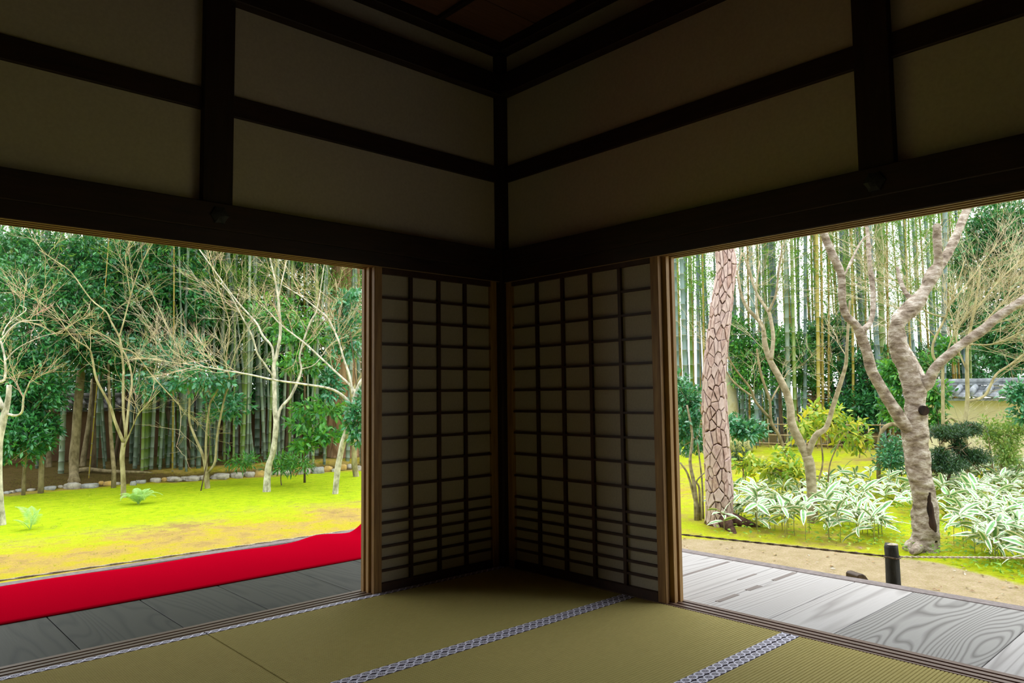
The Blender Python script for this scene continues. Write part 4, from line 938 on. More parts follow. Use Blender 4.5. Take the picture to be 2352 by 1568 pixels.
# ------------------------------------------------------------------ evergreens behind the lawn (left opening)
gE = 'evergreens in the left grove'
shrub('evergreen_tree', 'dense dark evergreen filling the far left, leaves almost to the ground', [(70,740,140,150,13.2,420),(60,600,110,90,14.2,240),(60,880,95,100,12.6,290),(40,1000,70,60,12.2,140),(110,990,30,40,12.8,40),(170,700,90,90,13.6,190)], M['lf_dark'], (0.075, 0.12), [([(95,1090,6),(98,1000,5),(100,900,4.5),(105,800,3)], 12.8), ([(55,1098,4),(60,1030,3.5),(64,960,3)], 12.6), ([(262,1078,5),(255,1000,4),(251,900,3.4),(246,760,2)], 13.4, 0.6)], M['trunk'], cat='tree', seed=21)
shrub('evergreen_tree', 'dark glossy evergreen behind the tallest twigs of the first maple', [(230,610,100,80,14.6,230),(300,690,110,100,14.8,300),(390,610,90,80,15.2,210),(250,810,90,50,14.2,150),(420,700,80,70,15.2,170)], M['lf_dark'], (0.08, 0.13), (), M['darktrunk'], cat='tree', seed=22)
shrub('camellia', 'blue-green camellia sprays behind the three-stemmed maple', [(465,872,75,26,13.0,56),(345,885,60,26,13.2,44),(400,820,100,50,14.2,90),(520,930,70,40,14.0,44)], M['lf_blue'], (0.09, 0.14), (), M['darktrunk'], seed=23, tpl=LEAF6)
shrub('camellia', 'camellia with loose leaf tiers right of the tallest maple', [(690,765,75,40,14.4,60),(630,720,70,50,15.0,56),(690,835,70,24,13.6,40),(735,940,80,16,13.0,38),(700,975,50,10,12.9,20),(745,1000,50,12,12.8,24),(705,1020,40,10,12.8,14)], M['lf_mid'], (0.09, 0.145), [([(700,1075,2.6),(704,1000,2.2),(700,900,2),(694,780,1.6)], 14.0)], M['darktrunk'], seed=24, tpl=LEAF6)
shrub('camellia', 'camellia leaves around the cedar trunk beside the shoji edge', [(822,960,26,60,12.0,60),(795,770,44,60,13.6,80),(800,690,40,36,13.6,44),(765,880,26,44,13.2,36)], M['lf_blue'], (0.08, 0.13), [([(830,1070,1.8),(828,1000,1.6),(820,900,1.4),(805,760,1)], 12.6)], M['darktrunk'], seed=25, tpl=LEAF6)
shrub('evergreen_tree', 'mid-green tree behind the grove between the second and third maples', [(500,640,120,110,18.0,300),(560,780,130,100,18.6,300),(470,560,120,60,18,190),(470,760,90,80,17.4,190)], M['lf_mid'], (0.10, 0.16), (), M['darktrunk'], cat='tree', seed=26)
shrub('evergreen_tree', 'shaded tree behind the grove left of the cedar trunk', [(700,650,130,80,19,240),(720,800,120,110,19.4,280),(620,880,140,60,18.6,200),(700,570,120,50,19,110)], M['lf_dark'], (0.10, 0.16), (), M['darktrunk'], cat='tree', seed=27)
shrub('evergreen_tree', 'shaded tree beyond the earthen wall at the far left', [(60,650,180,130,19,260),(250,800,180,120,19,300),(330,600,140,100,19.5,190),(120,880,200,70,18.5,230)], M['lf_dark'], (0.10, 0.16), (), M['darktrunk'], cat='tree', seed=28)
shrub('evergreen_tree', 'deep green thicket far behind the cedar', [(840,700,80,180,21,280),(780,900,120,70,20.5,160),(560,930,160,50,20,150),(380,930,160,50,20,150)], M['lf_dark'], (0.11, 0.17), (), M['darktrunk'], cat='tree', seed=29)
shrub('undergrowth_bush', 'low bamboo-grass tuft on the bank left of the orange stones', [(648,1064,46,18,13.6,60),(560,1058,40,14,13.8,34),(690,1062,26,14,13.4,26)], M['lf_mid'], (0.08, 0.15), (), M['darktrunk'], seed=30, wr=0.2, per=9)
for k, (x, y, h, la) in enumerate(((-4.5, 13.2, 3.0, 'evergreen beyond the left edge of the view'), (-7.5, 12.4, 3.4, 'evergreen far beyond the left edge of the view'), (13.8, -3.6, 3.2, 'evergreen behind the ochre wall beyond the right edge'), (14.6, -6.8, 3.6, 'evergreen behind the ochre wall, furthest right'))):
    g0 = hz(x, y); rng = np.random.default_rng(80+k); P, D, Nn, Ln, Wn = crown(rng, [(0, 0, h*0.62, 1.6, 1.6, h*0.5, 420), (0.8, 0.3, h*0.9, 1.2, 1.2, 1.0, 200)], 11, 0.15, (0.09, 0.14), 0.42, 0.25, 0.4)
    o = empty('evergreen_tree', (x, y, g0), label=la, cat='tree'); part_mesh('foliage', leaf_mesh('foliage', P, D, Nn, Ln, Wn, M['lf_dark']), o, kind='stuff')
    MB().tube([(0, 0, -0.1), (0.05, 0, h*0.4), (0.02, 0.05, h)], [0.12, 0.09, 0.04], 8).build('trunk', M['darktrunk'], o, True)
# ------------------------------------------------------------------ trees and shrubs right of the room corner
d = dep(1866, 1200)
tree('forked_tree', 'smooth olive-barked tree forking in a Y above the dwarf bamboo', [
 ([(1866,1202,13.5),(1866,1180,12),(1863.5,1108,11.3),(1859.5,1067,11.6),(1853,1046,11.5)], 0),
 ([(1853,1050,9),(1838,1014,10),(1819,976,9.4),(1815,934,8.2),(1806,901,8),(1787,861,7.6),(1775,840,7.2),(1765,818,6.6),(1757,790,6),(1750,746,4.6),(1717,708,4),(1701,671,3.4),(1691,623,3),(1650,569,2)], 0.4),
 ([(1854,1048,7),(1873,1001,7.2),(1897,982,6),(1913,934,5.2),(1926,893,4.8),(1942,840,4.2),(1945,800,3.6),(1948,751,3),(1952,690,2.2)], -0.5),
 ([(1771,826,5),(1776,778,4.4),(1771,738,4),(1765,716,3.8),(1744,684,3),(1728,647,2.6),(1707,580,1.8)], 0.4),
 ([(1765,716,3),(1782,676,2.6),(1789,617,2.2),(1798,561,1.6)], -0.2),
 ([(1754,760,3),(1739,720,2.6),(1737,663,2.2),(1745,600,1.6)], 0.6),
 ([(1701,671,2),(1694,630,1.8),(1704,580,1.4)], 0.2)],
 M['ytree'], d, M['twig_y'], seed=31, ntw=23, tl=(0.35, 0.8), tr=0.0040, bias=(-0.1, 0.2))
tree('thin_tree', 'thin pale double-branched tree between the pine and the forked tree', [
 ([(1806,1050,4.2),(1790,1001,4),(1771,968,3.6),(1768,920,3.2),(1752,872,3),(1744,840,2.6),(1738,800,2)], 0),
 ([(1770,962,3),(1736,923,2.8),(1723,891,2.6),(1691,850,2),(1670,815,1.4)], -0.3),
 ([(1730,912,2.4),(1700,890,2.2),(1681,872,2),(1667,850,1.6)], 0.2), ([(1771,920,2),(1786,892,1.8),(1812,850,1.2)], 0.2)],
 M['trunk'], 12.6, M['twig_y'], seed=32, ntw=13, tl=(0.4, 0.9))
tree('curved_tree', 'small hooked trunk beside the gnarled tree', [([(2018,1090,4.6),(2018,1040,4.4),(2022,1000,4.6),(2034,980,5),(2052,974,5),(2066,980,4)], 0)], M['trunk'], 11.6, seed=33)
# gnarled old tree
d = dep(2120, 1262)
gt = tree('gnarled_tree', 'old gnarled tree with wrinkled grey bark and a hollow trunk, right of the charred post', [
 ([(2120,1266,40),(2124,1250,33),(2126,1232,29),(2124,1179,26),(2118,1125,26),(2110,1072,27),(2103,1018,27),(2101,976,28),(2104,929,23),(2098,886,24),(2084,840,22),(2066,805,18),(2059,751,17),(2080,719,18),(2112,687,17),(2136,644,14),(2158,612,12.5)], 0),
 ([(2152,620,10),(2156,595,10),(2154,580,9.5),(2153,550,9),(2152,524,8.6),(2152,521,8)], -0.1),
 ([(2150,622,11),(2171,591,10.5),(2195,545,10),(2214,497,9.6),(2228,462,9),(2240,420,8)], 0.3),
 ([(2102,985,17),(2080,978,15),(2051,936,14),(2026,893,13),(2001,850,12.5),(1994,818,11),(1978,773,12),(1965,746,10),(1943,724,9),(1934,684,9),(1932,631,9),(1910,580,9),(1889,529,9),(1878,500,8)], -0.4),
 ([(1978,762,7),(2002,733,6.4),(2005,671,6),(1997,604,5.4),(1994,550,4.6),(1989,507,3.6)], 0.4),
 ([(2112,892,15),(2130,879,14),(2144,850,12),(2171,821,10.5),(2211,789,10.5),(2251,762,11),(2286,733,10),(2318,709,10),(2352,687,9),(2400,650,8)], -0.6),
 ([(2104,690,8),(2091,684,6.5),(2078,668,5.4),(2067,642,5),(2061,612,4)], 0.2),
 ([(2120,872,9),(2101,830,7),(2083,795,5),(2076,770,3)], 0.8),
 ([(1936,640,3),(1955,600,3),(1975,560,2.6),(1990,540,2)], 0.3), ([(2116,1252,16),(2104,1262,10),(2094,1268,5)], -0.35)],
 M['knot'], d, M['twig_y'], seed=34, ntw=10, tl=(0.3, 0.7), tr=0.0040, sides=20, bump=0.0, from_=4, to_=9)
# wrinkle the trunk and limbs: real relief across the grain
for ch in list(gt.children):
    if ch.name.split('.')[0] not in ('trunk', 'branch'): continue
    me = ch.data; rr_ = (Vector(me.vertices[len(me.vertices)//2].co)-Vector(me.vertices[(len(me.vertices)//2+10 if ch.name.startswith('trunk') else len(me.vertices)//2+5)].co)).length/2; sub = ch.modifiers.new('sub', 'SUBSURF'); sub.levels = sub.render_levels = 2 if ch.name.startswith('trunk') else 1
    tx_ = bpy.data.textures.get('wrinkle') or bpy.data.textures.new('wrinkle', 'CLOUDS'); tx_.noise_scale = 0.22; tx_.noise_depth = 4
    dm = ch.modifiers.new('wrinkle', 'DISPLACE'); dm.texture = tx_; dm.strength = min(0.13, max(0.015, rr_*0.8)); dm.mid_level = 0.5; dm.texture_coords = 'LOCAL'
gb = np.array(gt.location)
hp = [at(px, py, d-hw*d/F_*0.80) for (px, py, hw) in ((2126,1095,24),(2131,1130,25),(2136,1172,25),(2139,1208,26),(2146,1244,27))]
P_, R_ = spline([p-gb for p in hp], [0.008, 0.030, 0.034, 0.044, 0.036]); MB().tube(P_, R_, 12, bump=lambda p, i, a: 1+0.35*mnoise.noise(Vector((p[0]*9, p[1]*9, p[2]*9)))).build('hollow', M['hollow'], gt, True, label='dark rotted hollow in the trunk')  # raised strip, coloured near black for the shade inside a crevice
q = at(2120, 942, d-24*d/F_)-gb; MB().tube([q+np.array([0.05, 0.05, 0.0]), q-_f*0.03], [0.055, 0.048], 12).build('sawn_knot', M['hollow'], gt, label='dark sawn branch scar')
# pine with plated bark
base = ongr(1650, 1204); d = depth(base)
pc = [(1652,1204,32),(1652,1180,29),(1651,1108,28.5),(1646,1027,28),(1641,940,26.5),(1640,880,24),(1642,840,23),(1652,751,22),(1661,671,21),(1668,617,20),(1664,564,19.5),(1655,500,19),(1650,440,18)]
P, R = path(pc, d); P, R = spline(P, R, 6); pt = empty('pine_tree', tuple(base), label='pine trunk clad in pink-grey bark plates, nearest the right shoji edge', cat='tree')
P = P-base; Pt = np.vstack([P[0]-np.array([0, 0, 0.12]), P]); Rt = np.concatenate([[R[0]*1.1], R])
ptk = MB().tube(Pt, Rt*0.955, 20).build('trunk', M['pinegap'], pt, True)
arc = np.concatenate([[0], np.cumsum(np.linalg.norm(np.diff(P, axis=0), axis=1))]); rows = 0; srow = 0.0; rp = random.Random(4)
def psurf(sv, a, dr):
    i = min(len(P)-2, max(0, int(np.searchsorted(arc, sv)-1))); t = (sv-arc[i])/(arc[i+1]-arc[i]); c = P[i]*(1-t)+P[i+1]*t; r = R[i]*(1-t)+R[i+1]*t
    T = P[i+1]-P[i]; T /= np.linalg.norm(T); e1 = np.cross(T, _f); e1 /= np.linalg.norm(e1); e2 = np.cross(e1, T)
    return c+(e1*math.cos(a)+e2*math.sin(a))*(r+dr)
WB_, HB_ = 0.075, 0.185                              # mean plate width and height
rmean = float(np.mean(R[:len(R)*3//4])); NC = 19; smax = arc[min(len(arc)-1, 6*10)]
seeds = []
for k in range(-1, int(smax/HB_)+2):
    for i in range(NC): seeds.append(((i+0.5*(k % 2)+rp.uniform(-0.48, 0.48))*2*math.pi/NC, (k+0.5+rp.uniform(-0.5, 0.5))*HB_))
def clip(poly, mx, my, nx2, ny2):
    out = []
    for i in range(len(poly)):
        p, q = poly[i], poly[(i+1) % len(poly)]; dp = (p[0]-mx)*nx2+(p[1]-my)*ny2; dq = (q[0]-mx)*nx2+(q[1]-my)*ny2
        if dp <= 0: out.append(p)
        if (dp < 0 < dq) or (dq < 0 < dp): t = dp/(dp-dq); out.append((p[0]+(q[0]-p[0])*t, p[1]+(q[1]-p[1])*t))
    return out
KV = 0.42                                             # plates are taller than wide
for (a0, s0) in seeds:
    if math.sin(a0) > 0.42 or s0 < 0.02 or s0 > smax: continue
    gp_ = rp.choice((0.0008, 0.0014, 0.0022, 0.0034)); x0, y0 = a0*rmean, s0*KV; poly_ = [(x0-0.16, y0-0.16), (x0+0.16, y0-0.16), (x0+0.16, y0+0.16), (x0-0.16, y0+0.16)]
    for (a1, s1) in seeds:
        da = (a1-a0+math.pi) % (2*math.pi)-math.pi; dx, dy = da*rmean, (s1-s0)*KV; L2 = dx*dx+dy*dy
        if L2 < 1e-9 or L2 > 0.1: continue
        L1 = math.sqrt(L2); g_ = 0.5-gp_/L1
        poly_ = clip(poly_, x0+dx*g_, y0+dy*g_, dx, dy)
        if len(poly_) < 3: break
    if len(poly_) < 3: continue
    rag = []
    for q in range(len(poly_)):
        p, p2 = poly_[q], poly_[(q+1) % len(poly_)]; le = math.hypot(p2[0]-p[0], p2[1]-p[1]); rag.append(p)
        if le > 0.012:
            k_ = rp.uniform(-0.02, 0.16)*min(1, le/0.04); t_ = rp.uniform(0.35, 0.65); mx_, my_ = p[0]+(p2[0]-p[0])*t_, p[1]+(p2[1]-p[1])*t_
            rag.append((mx_+(x0-mx_)*k_, my_+(y0-my_)*k_))
    poly_ = rag
    ring_ = [(p[0]/rmean, p[1]/KV) for p in poly_]; m_ = len(ring_); cx_ = sum(p[0] for p in ring_)/m_; cy_ = sum(p[1] for p in ring_)/m_
    h = rp.uniform(0.004, 0.022); tilt = rp.uniform(-0.008, 0.008); mb = MB()
    for (sc, dr) in ((1.0, -0.035), (0.98, h*0.7), (0.86, h)):
        for c in ring_: mb.v.append(tuple(psurf(max(0.001, cy_+(c[1]-cy_)*sc), cx_+(c[0]-cx_)*sc, dr+(tilt*(c[1]-cy_)/HB_ if dr > 0 else 0))))
    for L_ in range(2):
        for q in range(m_): mb.f.append((L_*m_+(q+1) % m_, L_*m_+q, (L_+1)*m_+q, (L_+1)*m_+(q+1) % m_))
    mb.f.append(tuple(2*m_+q for q in reversed(range(m_)))); mb.m = [0]*len(mb.f)
    mb.build('bark_plate', M['plate'], ptk)
for (a, b) in (((-0.12, -0.2), (-0.42, -0.5)), ((0.1, -0.25), (0.2, -0.55))):
    MB().tube([(0, 0, 0.12), (a[0], a[1], 0.04), (b[0], b[1], -0.06)], [0.10, 0.07, 0.02], 8).build('root', M['pinegap'], pt, True)
# maple twig mass in front of the wall
tree('maple_tree', 'thin maple in front of the ochre wall spreading a haze of fine bare twigs', [
 ([(2216,1000,5.2),(2216,972,5),(2222,918,4.6),(2221,840,4),(2224,780,3.4),(2240,700,2.6),(2252,620,1.8)], 0),
 ([(2222,922,3.4),(2262,908,3),(2287,861,2.8),(2322,836,2.4),(2380,790,1.8)], 0.3),
 ([(2224,800,2.4),(2262,740,2),(2310,690,1.6),(2370,640,1)], 0.4), ([(2221,850,2.4),(2200,800,2),(2190,740,1.6),(2170,690,1.2)], 0.4),
 ([(2224,790,2.2),(2280,790,1.8),(2350,760,1.2)], -0.5), ([(2235,720,2),(2290,650,1.6),(2352,590,1)], 0.2)],
 M['maple'], 11.6, M['twig_y'], seed=36, ntw=105, tl=(0.6, 1.3), tr=0.0040, bias=(0.5, 0.05), flat=0.3, spread=0.5)
tree('maple_tree', 'slim bare maple rising just right of the gnarled trunk, twigs swept to both sides', [
 ([(2165,1030,4.2),(2166,960,4),(2165,880,3.6),(2164,840,3.4),(2133+12,832-10,3),(2144,786,3),(2171,730,2.6),(2179,703,2.4),(2198,657,1.8),(2215,600,1.2)], 0),
 ([(2166,970,2.6),(2185,960,2.2),(2200,975,2),(2212,985,1.6)], 0.1), ([(2171,730,2),(2120,710,1.6),(2050,640,1.2),(1990,645,0.8)], 0.5),
 ([(2179,703,1.8),(2230,640,1.5),(2290,560,1)], 0.4), ([(2164,850,2),(2190,770,1.6),(2240,700,1.1)], -0.4), ([(2150,775,1.6),(2090,720,1.3),(2010,690,0.9)], 0.6)],
 M['maple'], 12.0, M['twig_y'], seed=37, ntw=95, tl=(0.5, 1.2), tr=0.0036, bias=(0.25, 0.06), flat=0.3, spread=0.5)
# shrubs, right side
shrub('camellia', 'green camellia bush against the right shoji edge, stems bare below', [(1580,930,36,50,9.6,70),(1572,985,34,40,9.4,50),(1592,1010,34,26,9.8,40),(1560,890,26,30,9.8,30)], M['lf_blue'], (0.06, 0.095), [([(1600,1166,5.5),(1594,1110,4.6),(1585,1060,3.6),(1590,1000,3),(1578,930,2)], 9.2), ([(1608,1168,3),(1606,1120,2.6),(1600,1105,2),(1618,1085,1.4)], 9.2), ([(1596,1150,3),(1580,1090,2.4),(1562,1062,2)], 9.2), ([(1614,1160,2.6),(1612,1100,2.2),(1600,1000,1.6)], 9.3)], M['ytree'], seed=41, tpl=LEAF6)
shrub('camellia', 'small glossy camellia in front of the standing stone', [(1702,985,40,24,12.6,60),(1668,975,22,20,12.4,22),(1735,990,22,16,12.8,24)], M['lf_blue'], (0.08, 0.12), (), M['darktrunk'], seed=42, tpl=LEAF6)
shrub('fern_bush', 'low dark feathery bush at the foot of the boulder', [(1690,1046,34,20,12.0,60)], M['lf_yew'], (0.05, 0.09), (), M['darktrunk'], seed=43, wr=0.18)
shrub('yellowing_shrub', 'shrub with bright yellow leaves inside the fork of the Y-shaped tree', [(1880,975,50,36,11.2,70),(1940,990,45,36,11.4,56),(1850,985,30,30,11,30),(1980,1010,26,24,11.4,26),(1900,950,40,20,11.3,36)], M['lf_yel'], (0.085, 0.135), [([(1880,1105,2.2),(1890,1060,2),(1884,1000,1.6)], 11.0), ([(1902,1100,1.8),(1908,1060,1.6),(1930,1010,1.2)], 11.1)], M['trunk'], seed=44, tpl=LEAF6, wr=0.40, dens=0.5, per=8, droop=0.5, spread=0.2)
shrub('yellowing_shrub', 'low spreading shrub with drooping green and yellow leaves left of the forked trunk', [(1770,1066,48,22,10.8,70),(1820,1080,40,26,10.4,56),(1720,1062,34,16,11,30),(1800,1040,22,16,10.8,24)], M['lf_yel'], (0.08, 0.13), [([(1842,1108,2),(1815,1092,1.8),(1780,1075,1.4)], 10.4)], M['darktrunk'], seed=45, tpl=LEAF6, wr=0.40, dens=0.5, per=8, droop=0.5, spread=0.2)
shrub('evergreen_bush', 'small dark evergreen bush left of the gnarled trunk', [(2058,1040,34,40,11.4,90),(2040,1060,26,24,11.2,40)], M['lf_blue'], (0.05, 0.08), (), M['darktrunk'], seed=46)
shrub('yew_tree', 'cloud-pruned dark yew with flat pads between gnarled trunk and wall', [(2180,992,48,14,10.4,260),(2225,985,34,12,10.5,130),(2172,1066,52,18,10.2,260),(2236,1048,40,18,10.3,200),(2160,1040,24,10,10.2,80),(2200,1022,18,12,10.3,60)], M['lf_yew'], (0.035, 0.06), [([(2176,1112,3.4),(2184,1080,3.2),(2204,1052,2.8),(2196,1020,2.4),(2186,1000,2)], 10.3), ([(2190,1076,2.4),(2226,1056,2),(2244,1046,1.6)], 10.3), ([(2190,1080,2),(2160,1072,1.6)], 10.2)], M['darktrunk'], cat='tree', seed=47, dens=1.3, wr=0.22, per=14, spread=0.06, hollow=0.2)
shrub('light_bush', 'loose pale green bush in front of the ochre wall at the right', [(2305,1000,50,40,11.2,110),(2310,1050,30,26,11,60),(2270,985,24,24,11.2,30),(2340,975,26,20,11.2,36)], M['lf_olive'], (0.045, 0.075), [([(2300,1080,2.4),(2302,1040,2),(2306,990,1.4)], 11.1), ([(2280,1075,2),(2274,1030,1.6),(2268,990,1)], 11.1)], M['trunk'], seed=48)
shrub('camellia', 'camellia leaves hanging before the tile roof at the right edge', [(2340,905,26,30,10.6,40),(2350,950,20,20,10.6,20)], M['lf_blue'], (0.06, 0.1), [([(2362,1080,2),(2360,1000,1.8),(2352,900,1.2)], 10.6)], M['darktrunk'], seed=49, tpl=LEAF6)
shrub('camellia', 'camellia leaves around the gnarled fork in front of the wall end', [(2145,905,34,34,12.6,60),(2150,960,26,22,12.6,30),(2130,840,30,24,13,32),(2170,800,24,30,13,30),(2060,860,50,50,13.2,110),(2050,940,34,40,13,70)], M['lf_mid'], (0.075, 0.12), (), M['darktrunk'], seed=50, tpl=LEAF6)
shrub('evergreen_tree', 'tall dark camellia tree at the upper right corner behind the twigs', [(2310,520,90,70,15.5,260),(2260,600,80,70,15.8,220),(2340,640,70,90,15,220),(2320,780,70,90,14.6,250),(2250,720,60,70,15.4,150)], M['lf_dark'], (0.08, 0.13), (), M['darktrunk'], cat='tree', seed=51)
shrub('evergreen_tree', 'green tree behind the lattice fence under the forked tree', [(1790,800,80,60,18.4,180),(1730,850,60,60,18.2,120),(1850,850,70,50,18.6,120),(1700,780,40,60,18.4,70),(1980,920,60,40,18.3,70)], M['lf_mid'], (0.08, 0.13), (), M['darktrunk'], cat='tree', seed=52)
shrub('evergreen_tree', 'shady evergreen in the right grove behind the gnarled limbs', [(1900,770,60,50,19,130),(2000,860,90,90,18.5,260),(2080,900,60,70,17.6,150),(1960,940,80,50,18,130)], M['lf_dark'], (0.09, 0.14), (), M['darktrunk'], cat='tree', seed=53)
shrub('evergreen_tree', 'dim thicket closing the view low behind the right grove', [(1650,940,150,60,25,240),(1850,960,160,60,25,240),(2050,950,150,70,24,240),(2220,830,120,70,22,220),(1560,960,90,60,24,130)], M['lf_dark'], (0.12, 0.19), (), M['darktrunk'], cat='tree', seed=54)

# ------------------------------------------------------------------ variegated dwarf bamboo (sasa): every leaf a piece
def sasa_leaf(seed):
    rg = random.Random(seed); st = [(0.0, 0.0), (0.14, 0.75), (0.40, 1.0), (0.70, 0.82), (0.90, 0.36), (1.0, 0.0)]; mb = MB(); dr = rg.uniform(0.0, 0.24); W_ = 0.125; tw = rg.uniform(-0.3, 0.3)
    for (t, w) in st:
        z = 0.10*math.sin(t*2.6)-dr*t*t
        if w == 0: mb.v.append((t, 0, z)); continue
        for c in (-1, -0.46, 0, 0.46, 1): mb.v.append((t, c*w*W_, z+abs(c)*0.03*w+c*w*W_*tw*t))
    def row(i): return 1+(i-1)*5
    for j in range(4): mb.f.append((0, row(1)+j, row(1)+j+1)); mb.m.append(1 if j in (0, 3) else 0)
    for i in range(1, 4):
        for j in range(4): mb.f.append((row(i)+j, row(i+1)+j, row(i+1)+j+1, row(i)+j+1)); mb.m.append(1 if j in (0, 3) else 0)
    last = len(mb.v)-1
    for j in range(4): mb.f.append((row(4)+j, last, row(4)+j+1)); mb.m.append(1)
    return mb.mesh('leaf', [M['sasa_g'], M['sasa_w']], True)
SL = [sasa_leaf(s) for s in range(6)]
SS = [MB().tube([(0, 0, -0.05), (0.01, 0, 0.15), (0.03*k, 0.01, h)], [0.004, 0.0035, 0.003], 5).mesh('stalk', M['sasa_s']) for k, h in ((1, 0.26), (-1, 0.34), (0.5, 0.20))]
SH = (0.26, 0.34, 0.20); rs = random.Random(9)
poly = [(1632,1192),(1700,1150),(1790,1140),(1900,1128),(2000,1122),(2080,1110),(2200,1108),(2352,1100),(2420,1100),(2420,1330),(2352,1320),(2230,1292),(2170,1262),(2060,1262),(2000,1258),(1900,1240),(1760,1240),(1700,1232),(1660,1225)]
def inside(x, y):
    c = False; j = len(poly)-1
    for i in range(len(poly)):
        (xi, yi), (xj, yj) = poly[i], poly[j]
        if (yi > y) != (yj > y) and x < (xj-xi)*(y-yi)/(yj-yi)+xi: c = not c
        j = i
    return c
ns_ = 0; tries = 0
gaps = ((2120,1235,62,40), (1866,1196,24,22), (2048,1260,30,16))
while ns_ < 300 and tries < 9000:
    tries += 1; px = rs.uniform(1625, 2420); py = 1100+235*rs.random()**1.25
    if not inside(px, py): continue
    if any(abs(px-a) < w and abs(py-b) < h for a, b, w, h in gaps): continue
    if py > 1225 and rs.random() < 0.45: continue
    P = ongr(px, py); i = rs.randrange(3)
    o = empty('dwarf_bamboo', tuple(P), rs.uniform(0, 6.28), label='white-margined dwarf bamboo plant in the bed around the gnarled tree', cat='bamboo grass', group='white-margined dwarf bamboo bed')
    link(bpy.data.objects.new('stalk', SS[i]), o); sc = rs.uniform(0.85, 1.2); nl = rs.choice((7, 8, 8, 9))
    for k in range(nl):
        q = bpy.data.objects.new('leaf', SL[rs.randrange(6)]); a = k*6.283/nl+rs.uniform(-0.35, 0.35); L = rs.uniform(0.15, 0.27)*sc; low = k % 3 == 2
        q.location = (0.03*(1, -1, 0.5)[i]*0.8, 0.008, SH[i]-(0.09 if low else rs.uniform(0, 0.03))); q.rotation_euler = (rs.uniform(-0.9, 0.9), rs.uniform(-0.8, 0.55), a); q.scale = (L, L, L); link(q, o)
    ns_ += 1
# small green ground cover between and in front of the dwarf bamboo
rng = np.random.default_rng(5); pts = []
while len(pts) < 2600:
    px = rng.uniform(1640, 2420); py = 1100+240*rng.random()
    lim = np.interp(px, [1640, 1800, 2000, 2130, 2230, 2352, 2420], [1232, 1246, 1266, 1275, 1312, 1336, 1350])
    if py > lim or (px < 1900 and rng.random() < 0.5): continue
    P = ongr(px, py); P[2] += 0.015+0.07*rng.random(); pts.append(P)
pts = np.array(pts); n = len(pts); dd = rng.normal(size=(n, 3)); dd[:, 2] *= 0.3; Ln = 0.03+0.035*rng.random(n)
part_mesh('groundcover', leaf_mesh('groundcover', pts, dd, rng.normal(size=(n, 3))*0.3+np.array([0, 0, 1.0]), Ln, Ln*0.6, M['lf_low']), kind='stuff', label='small green groundcover leaves under the dwarf bamboo', cat='groundcover')

# short moss shoots and straw on the lawn
rng = np.random.default_rng(15); n = 14000; X = rng.uniform(-4.5, 8.5, n); Y = 2.4+9.0*rng.random(n)**1.15; Z = np.array([hz(a, b) for a, b in zip(X, Y)])
pts = np.stack([X, Y, Z+0.004], 1); keep = (Y < 11.4-0.145*X); pts = pts[keep]; n = len(pts); dd = rng.normal(size=(n, 3)); dd[:, 2] = 0.25+0.5*rng.random(n); Ln = 0.008+0.018*rng.random(n)
M['shoot'] = mat_leaf('moss_shoot', [(0.26, 0.36, 0.008), (0.44, 0.50, 0.02), (0.54, 0.44, 0.12), (0.34, 0.42, 0.01), (0.60, 0.58, 0.14)], 0.9, 0.3, 0.05)
part_mesh('moss_shoots', leaf_mesh('moss_shoots', pts, dd, rng.normal(size=(n, 3))+np.array([0, 0, 1.0]), Ln, Ln*0.30, M['shoot']), kind='stuff', label='short moss shoots and straw bits over the left lawn', cat='moss')
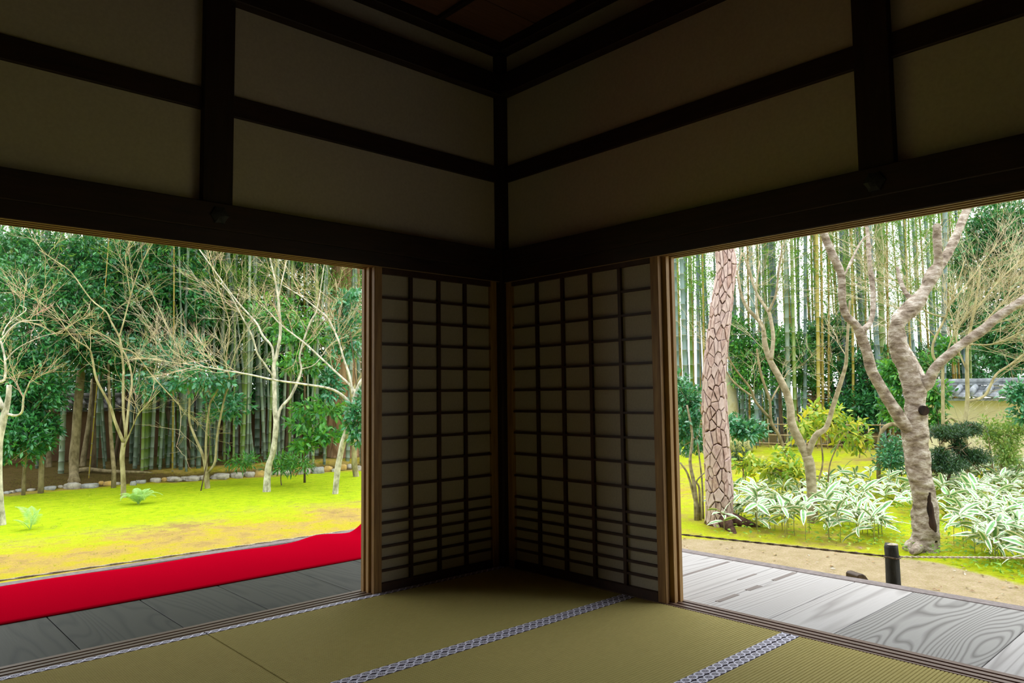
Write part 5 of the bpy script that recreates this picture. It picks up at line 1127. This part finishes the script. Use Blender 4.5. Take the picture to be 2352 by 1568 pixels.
# ferns on the moss
def frond_mesh(seed, L, droop):
    rg = np.random.default_rng(seed); mb = MB(); pts = [np.array([L*t*0.85, 0, L*(1.15*t-droop*1.35*t*t)]) for t in np.linspace(0, 1, 9)]; twig_tube(mb, pts, 0.004, 0.0015)
    for i in range(1, 26):
        t = 0.12+0.88*i/26; k = min(7, int(t*8)); p = pts[k]+(pts[k+1]-pts[k])*(t*8-k); w = L*0.22*math.sin(math.pi*min(1, 0.18+t*0.85))+0.008
        for s in (-1, 1):
            e = p+np.array([w*0.35, s*w, -0.02*L]); b = len(mb.v); m_ = (p+e)/2
            mb.v += [tuple(p), tuple(m_+np.array([0.006, 0, 0.003])), tuple(e), tuple(m_-np.array([0.006, 0, -0.003]))]; mb.f.append((b, b+1, b+2, b+3)); mb.m.append(0)
    return mb.mesh('frond', M['lf_fern'])
def fern(label, px, py, nf, L, seed, droop=0.55):
    P = ongr(px, py); o = empty('fern', tuple(P), label=label, cat='fern'); ms = [frond_mesh(seed+k, L*(0.8+0.2*k), droop+0.12*k) for k in range(3)]; rg = random.Random(seed)
    for k in range(nf):
        q = bpy.data.objects.new('frond', ms[k % 3]); q.rotation_euler = (0, rg.uniform(-0.75, -0.05), k*6.283/nf+rg.uniform(-0.3, 0.3)); q.location = (0, 0, -0.01); link(q, o)
fern('bright pale green fern at the foot of the first maple', 318, 1158, 15, 0.36, 3)
fern('small sparse fern on the moss at the far left', 70, 1215, 5, 0.34, 8, 0.45)
# fallen leaves and twigs on the earth path by the right veranda
rng = np.random.default_rng(8); pts = []
while len(pts) < 170:
    px = rng.uniform(1560, 2352); py = rng.uniform(1225, 1400); P = ongr(px, py)
    if P[0] < 1.45: continue
    P[2] += 0.008; pts.append(P)
pts = np.array(pts); n = len(pts); dd = rng.normal(size=(n, 3)); dd[:, 2] *= 0.1; Ln = 0.02+0.035*rng.random(n)
M['litter'] = mat_leaf('fallen_leaf', [(0.62, 0.58, 0.48), (0.22, 0.12, 0.05), (0.45, 0.33, 0.18), (0.10, 0.06, 0.03)], 0.8, 0.1, 0.1)
part_mesh('leaf_litter', leaf_mesh('leaf_litter', pts, dd, rng.normal(size=(n, 3))*0.2+np.array([0, 0, 1.0]), Ln, Ln*0.55, M['litter']), kind='stuff', label='fallen leaves scattered on the earth path beside the right veranda', cat='leaf litter')
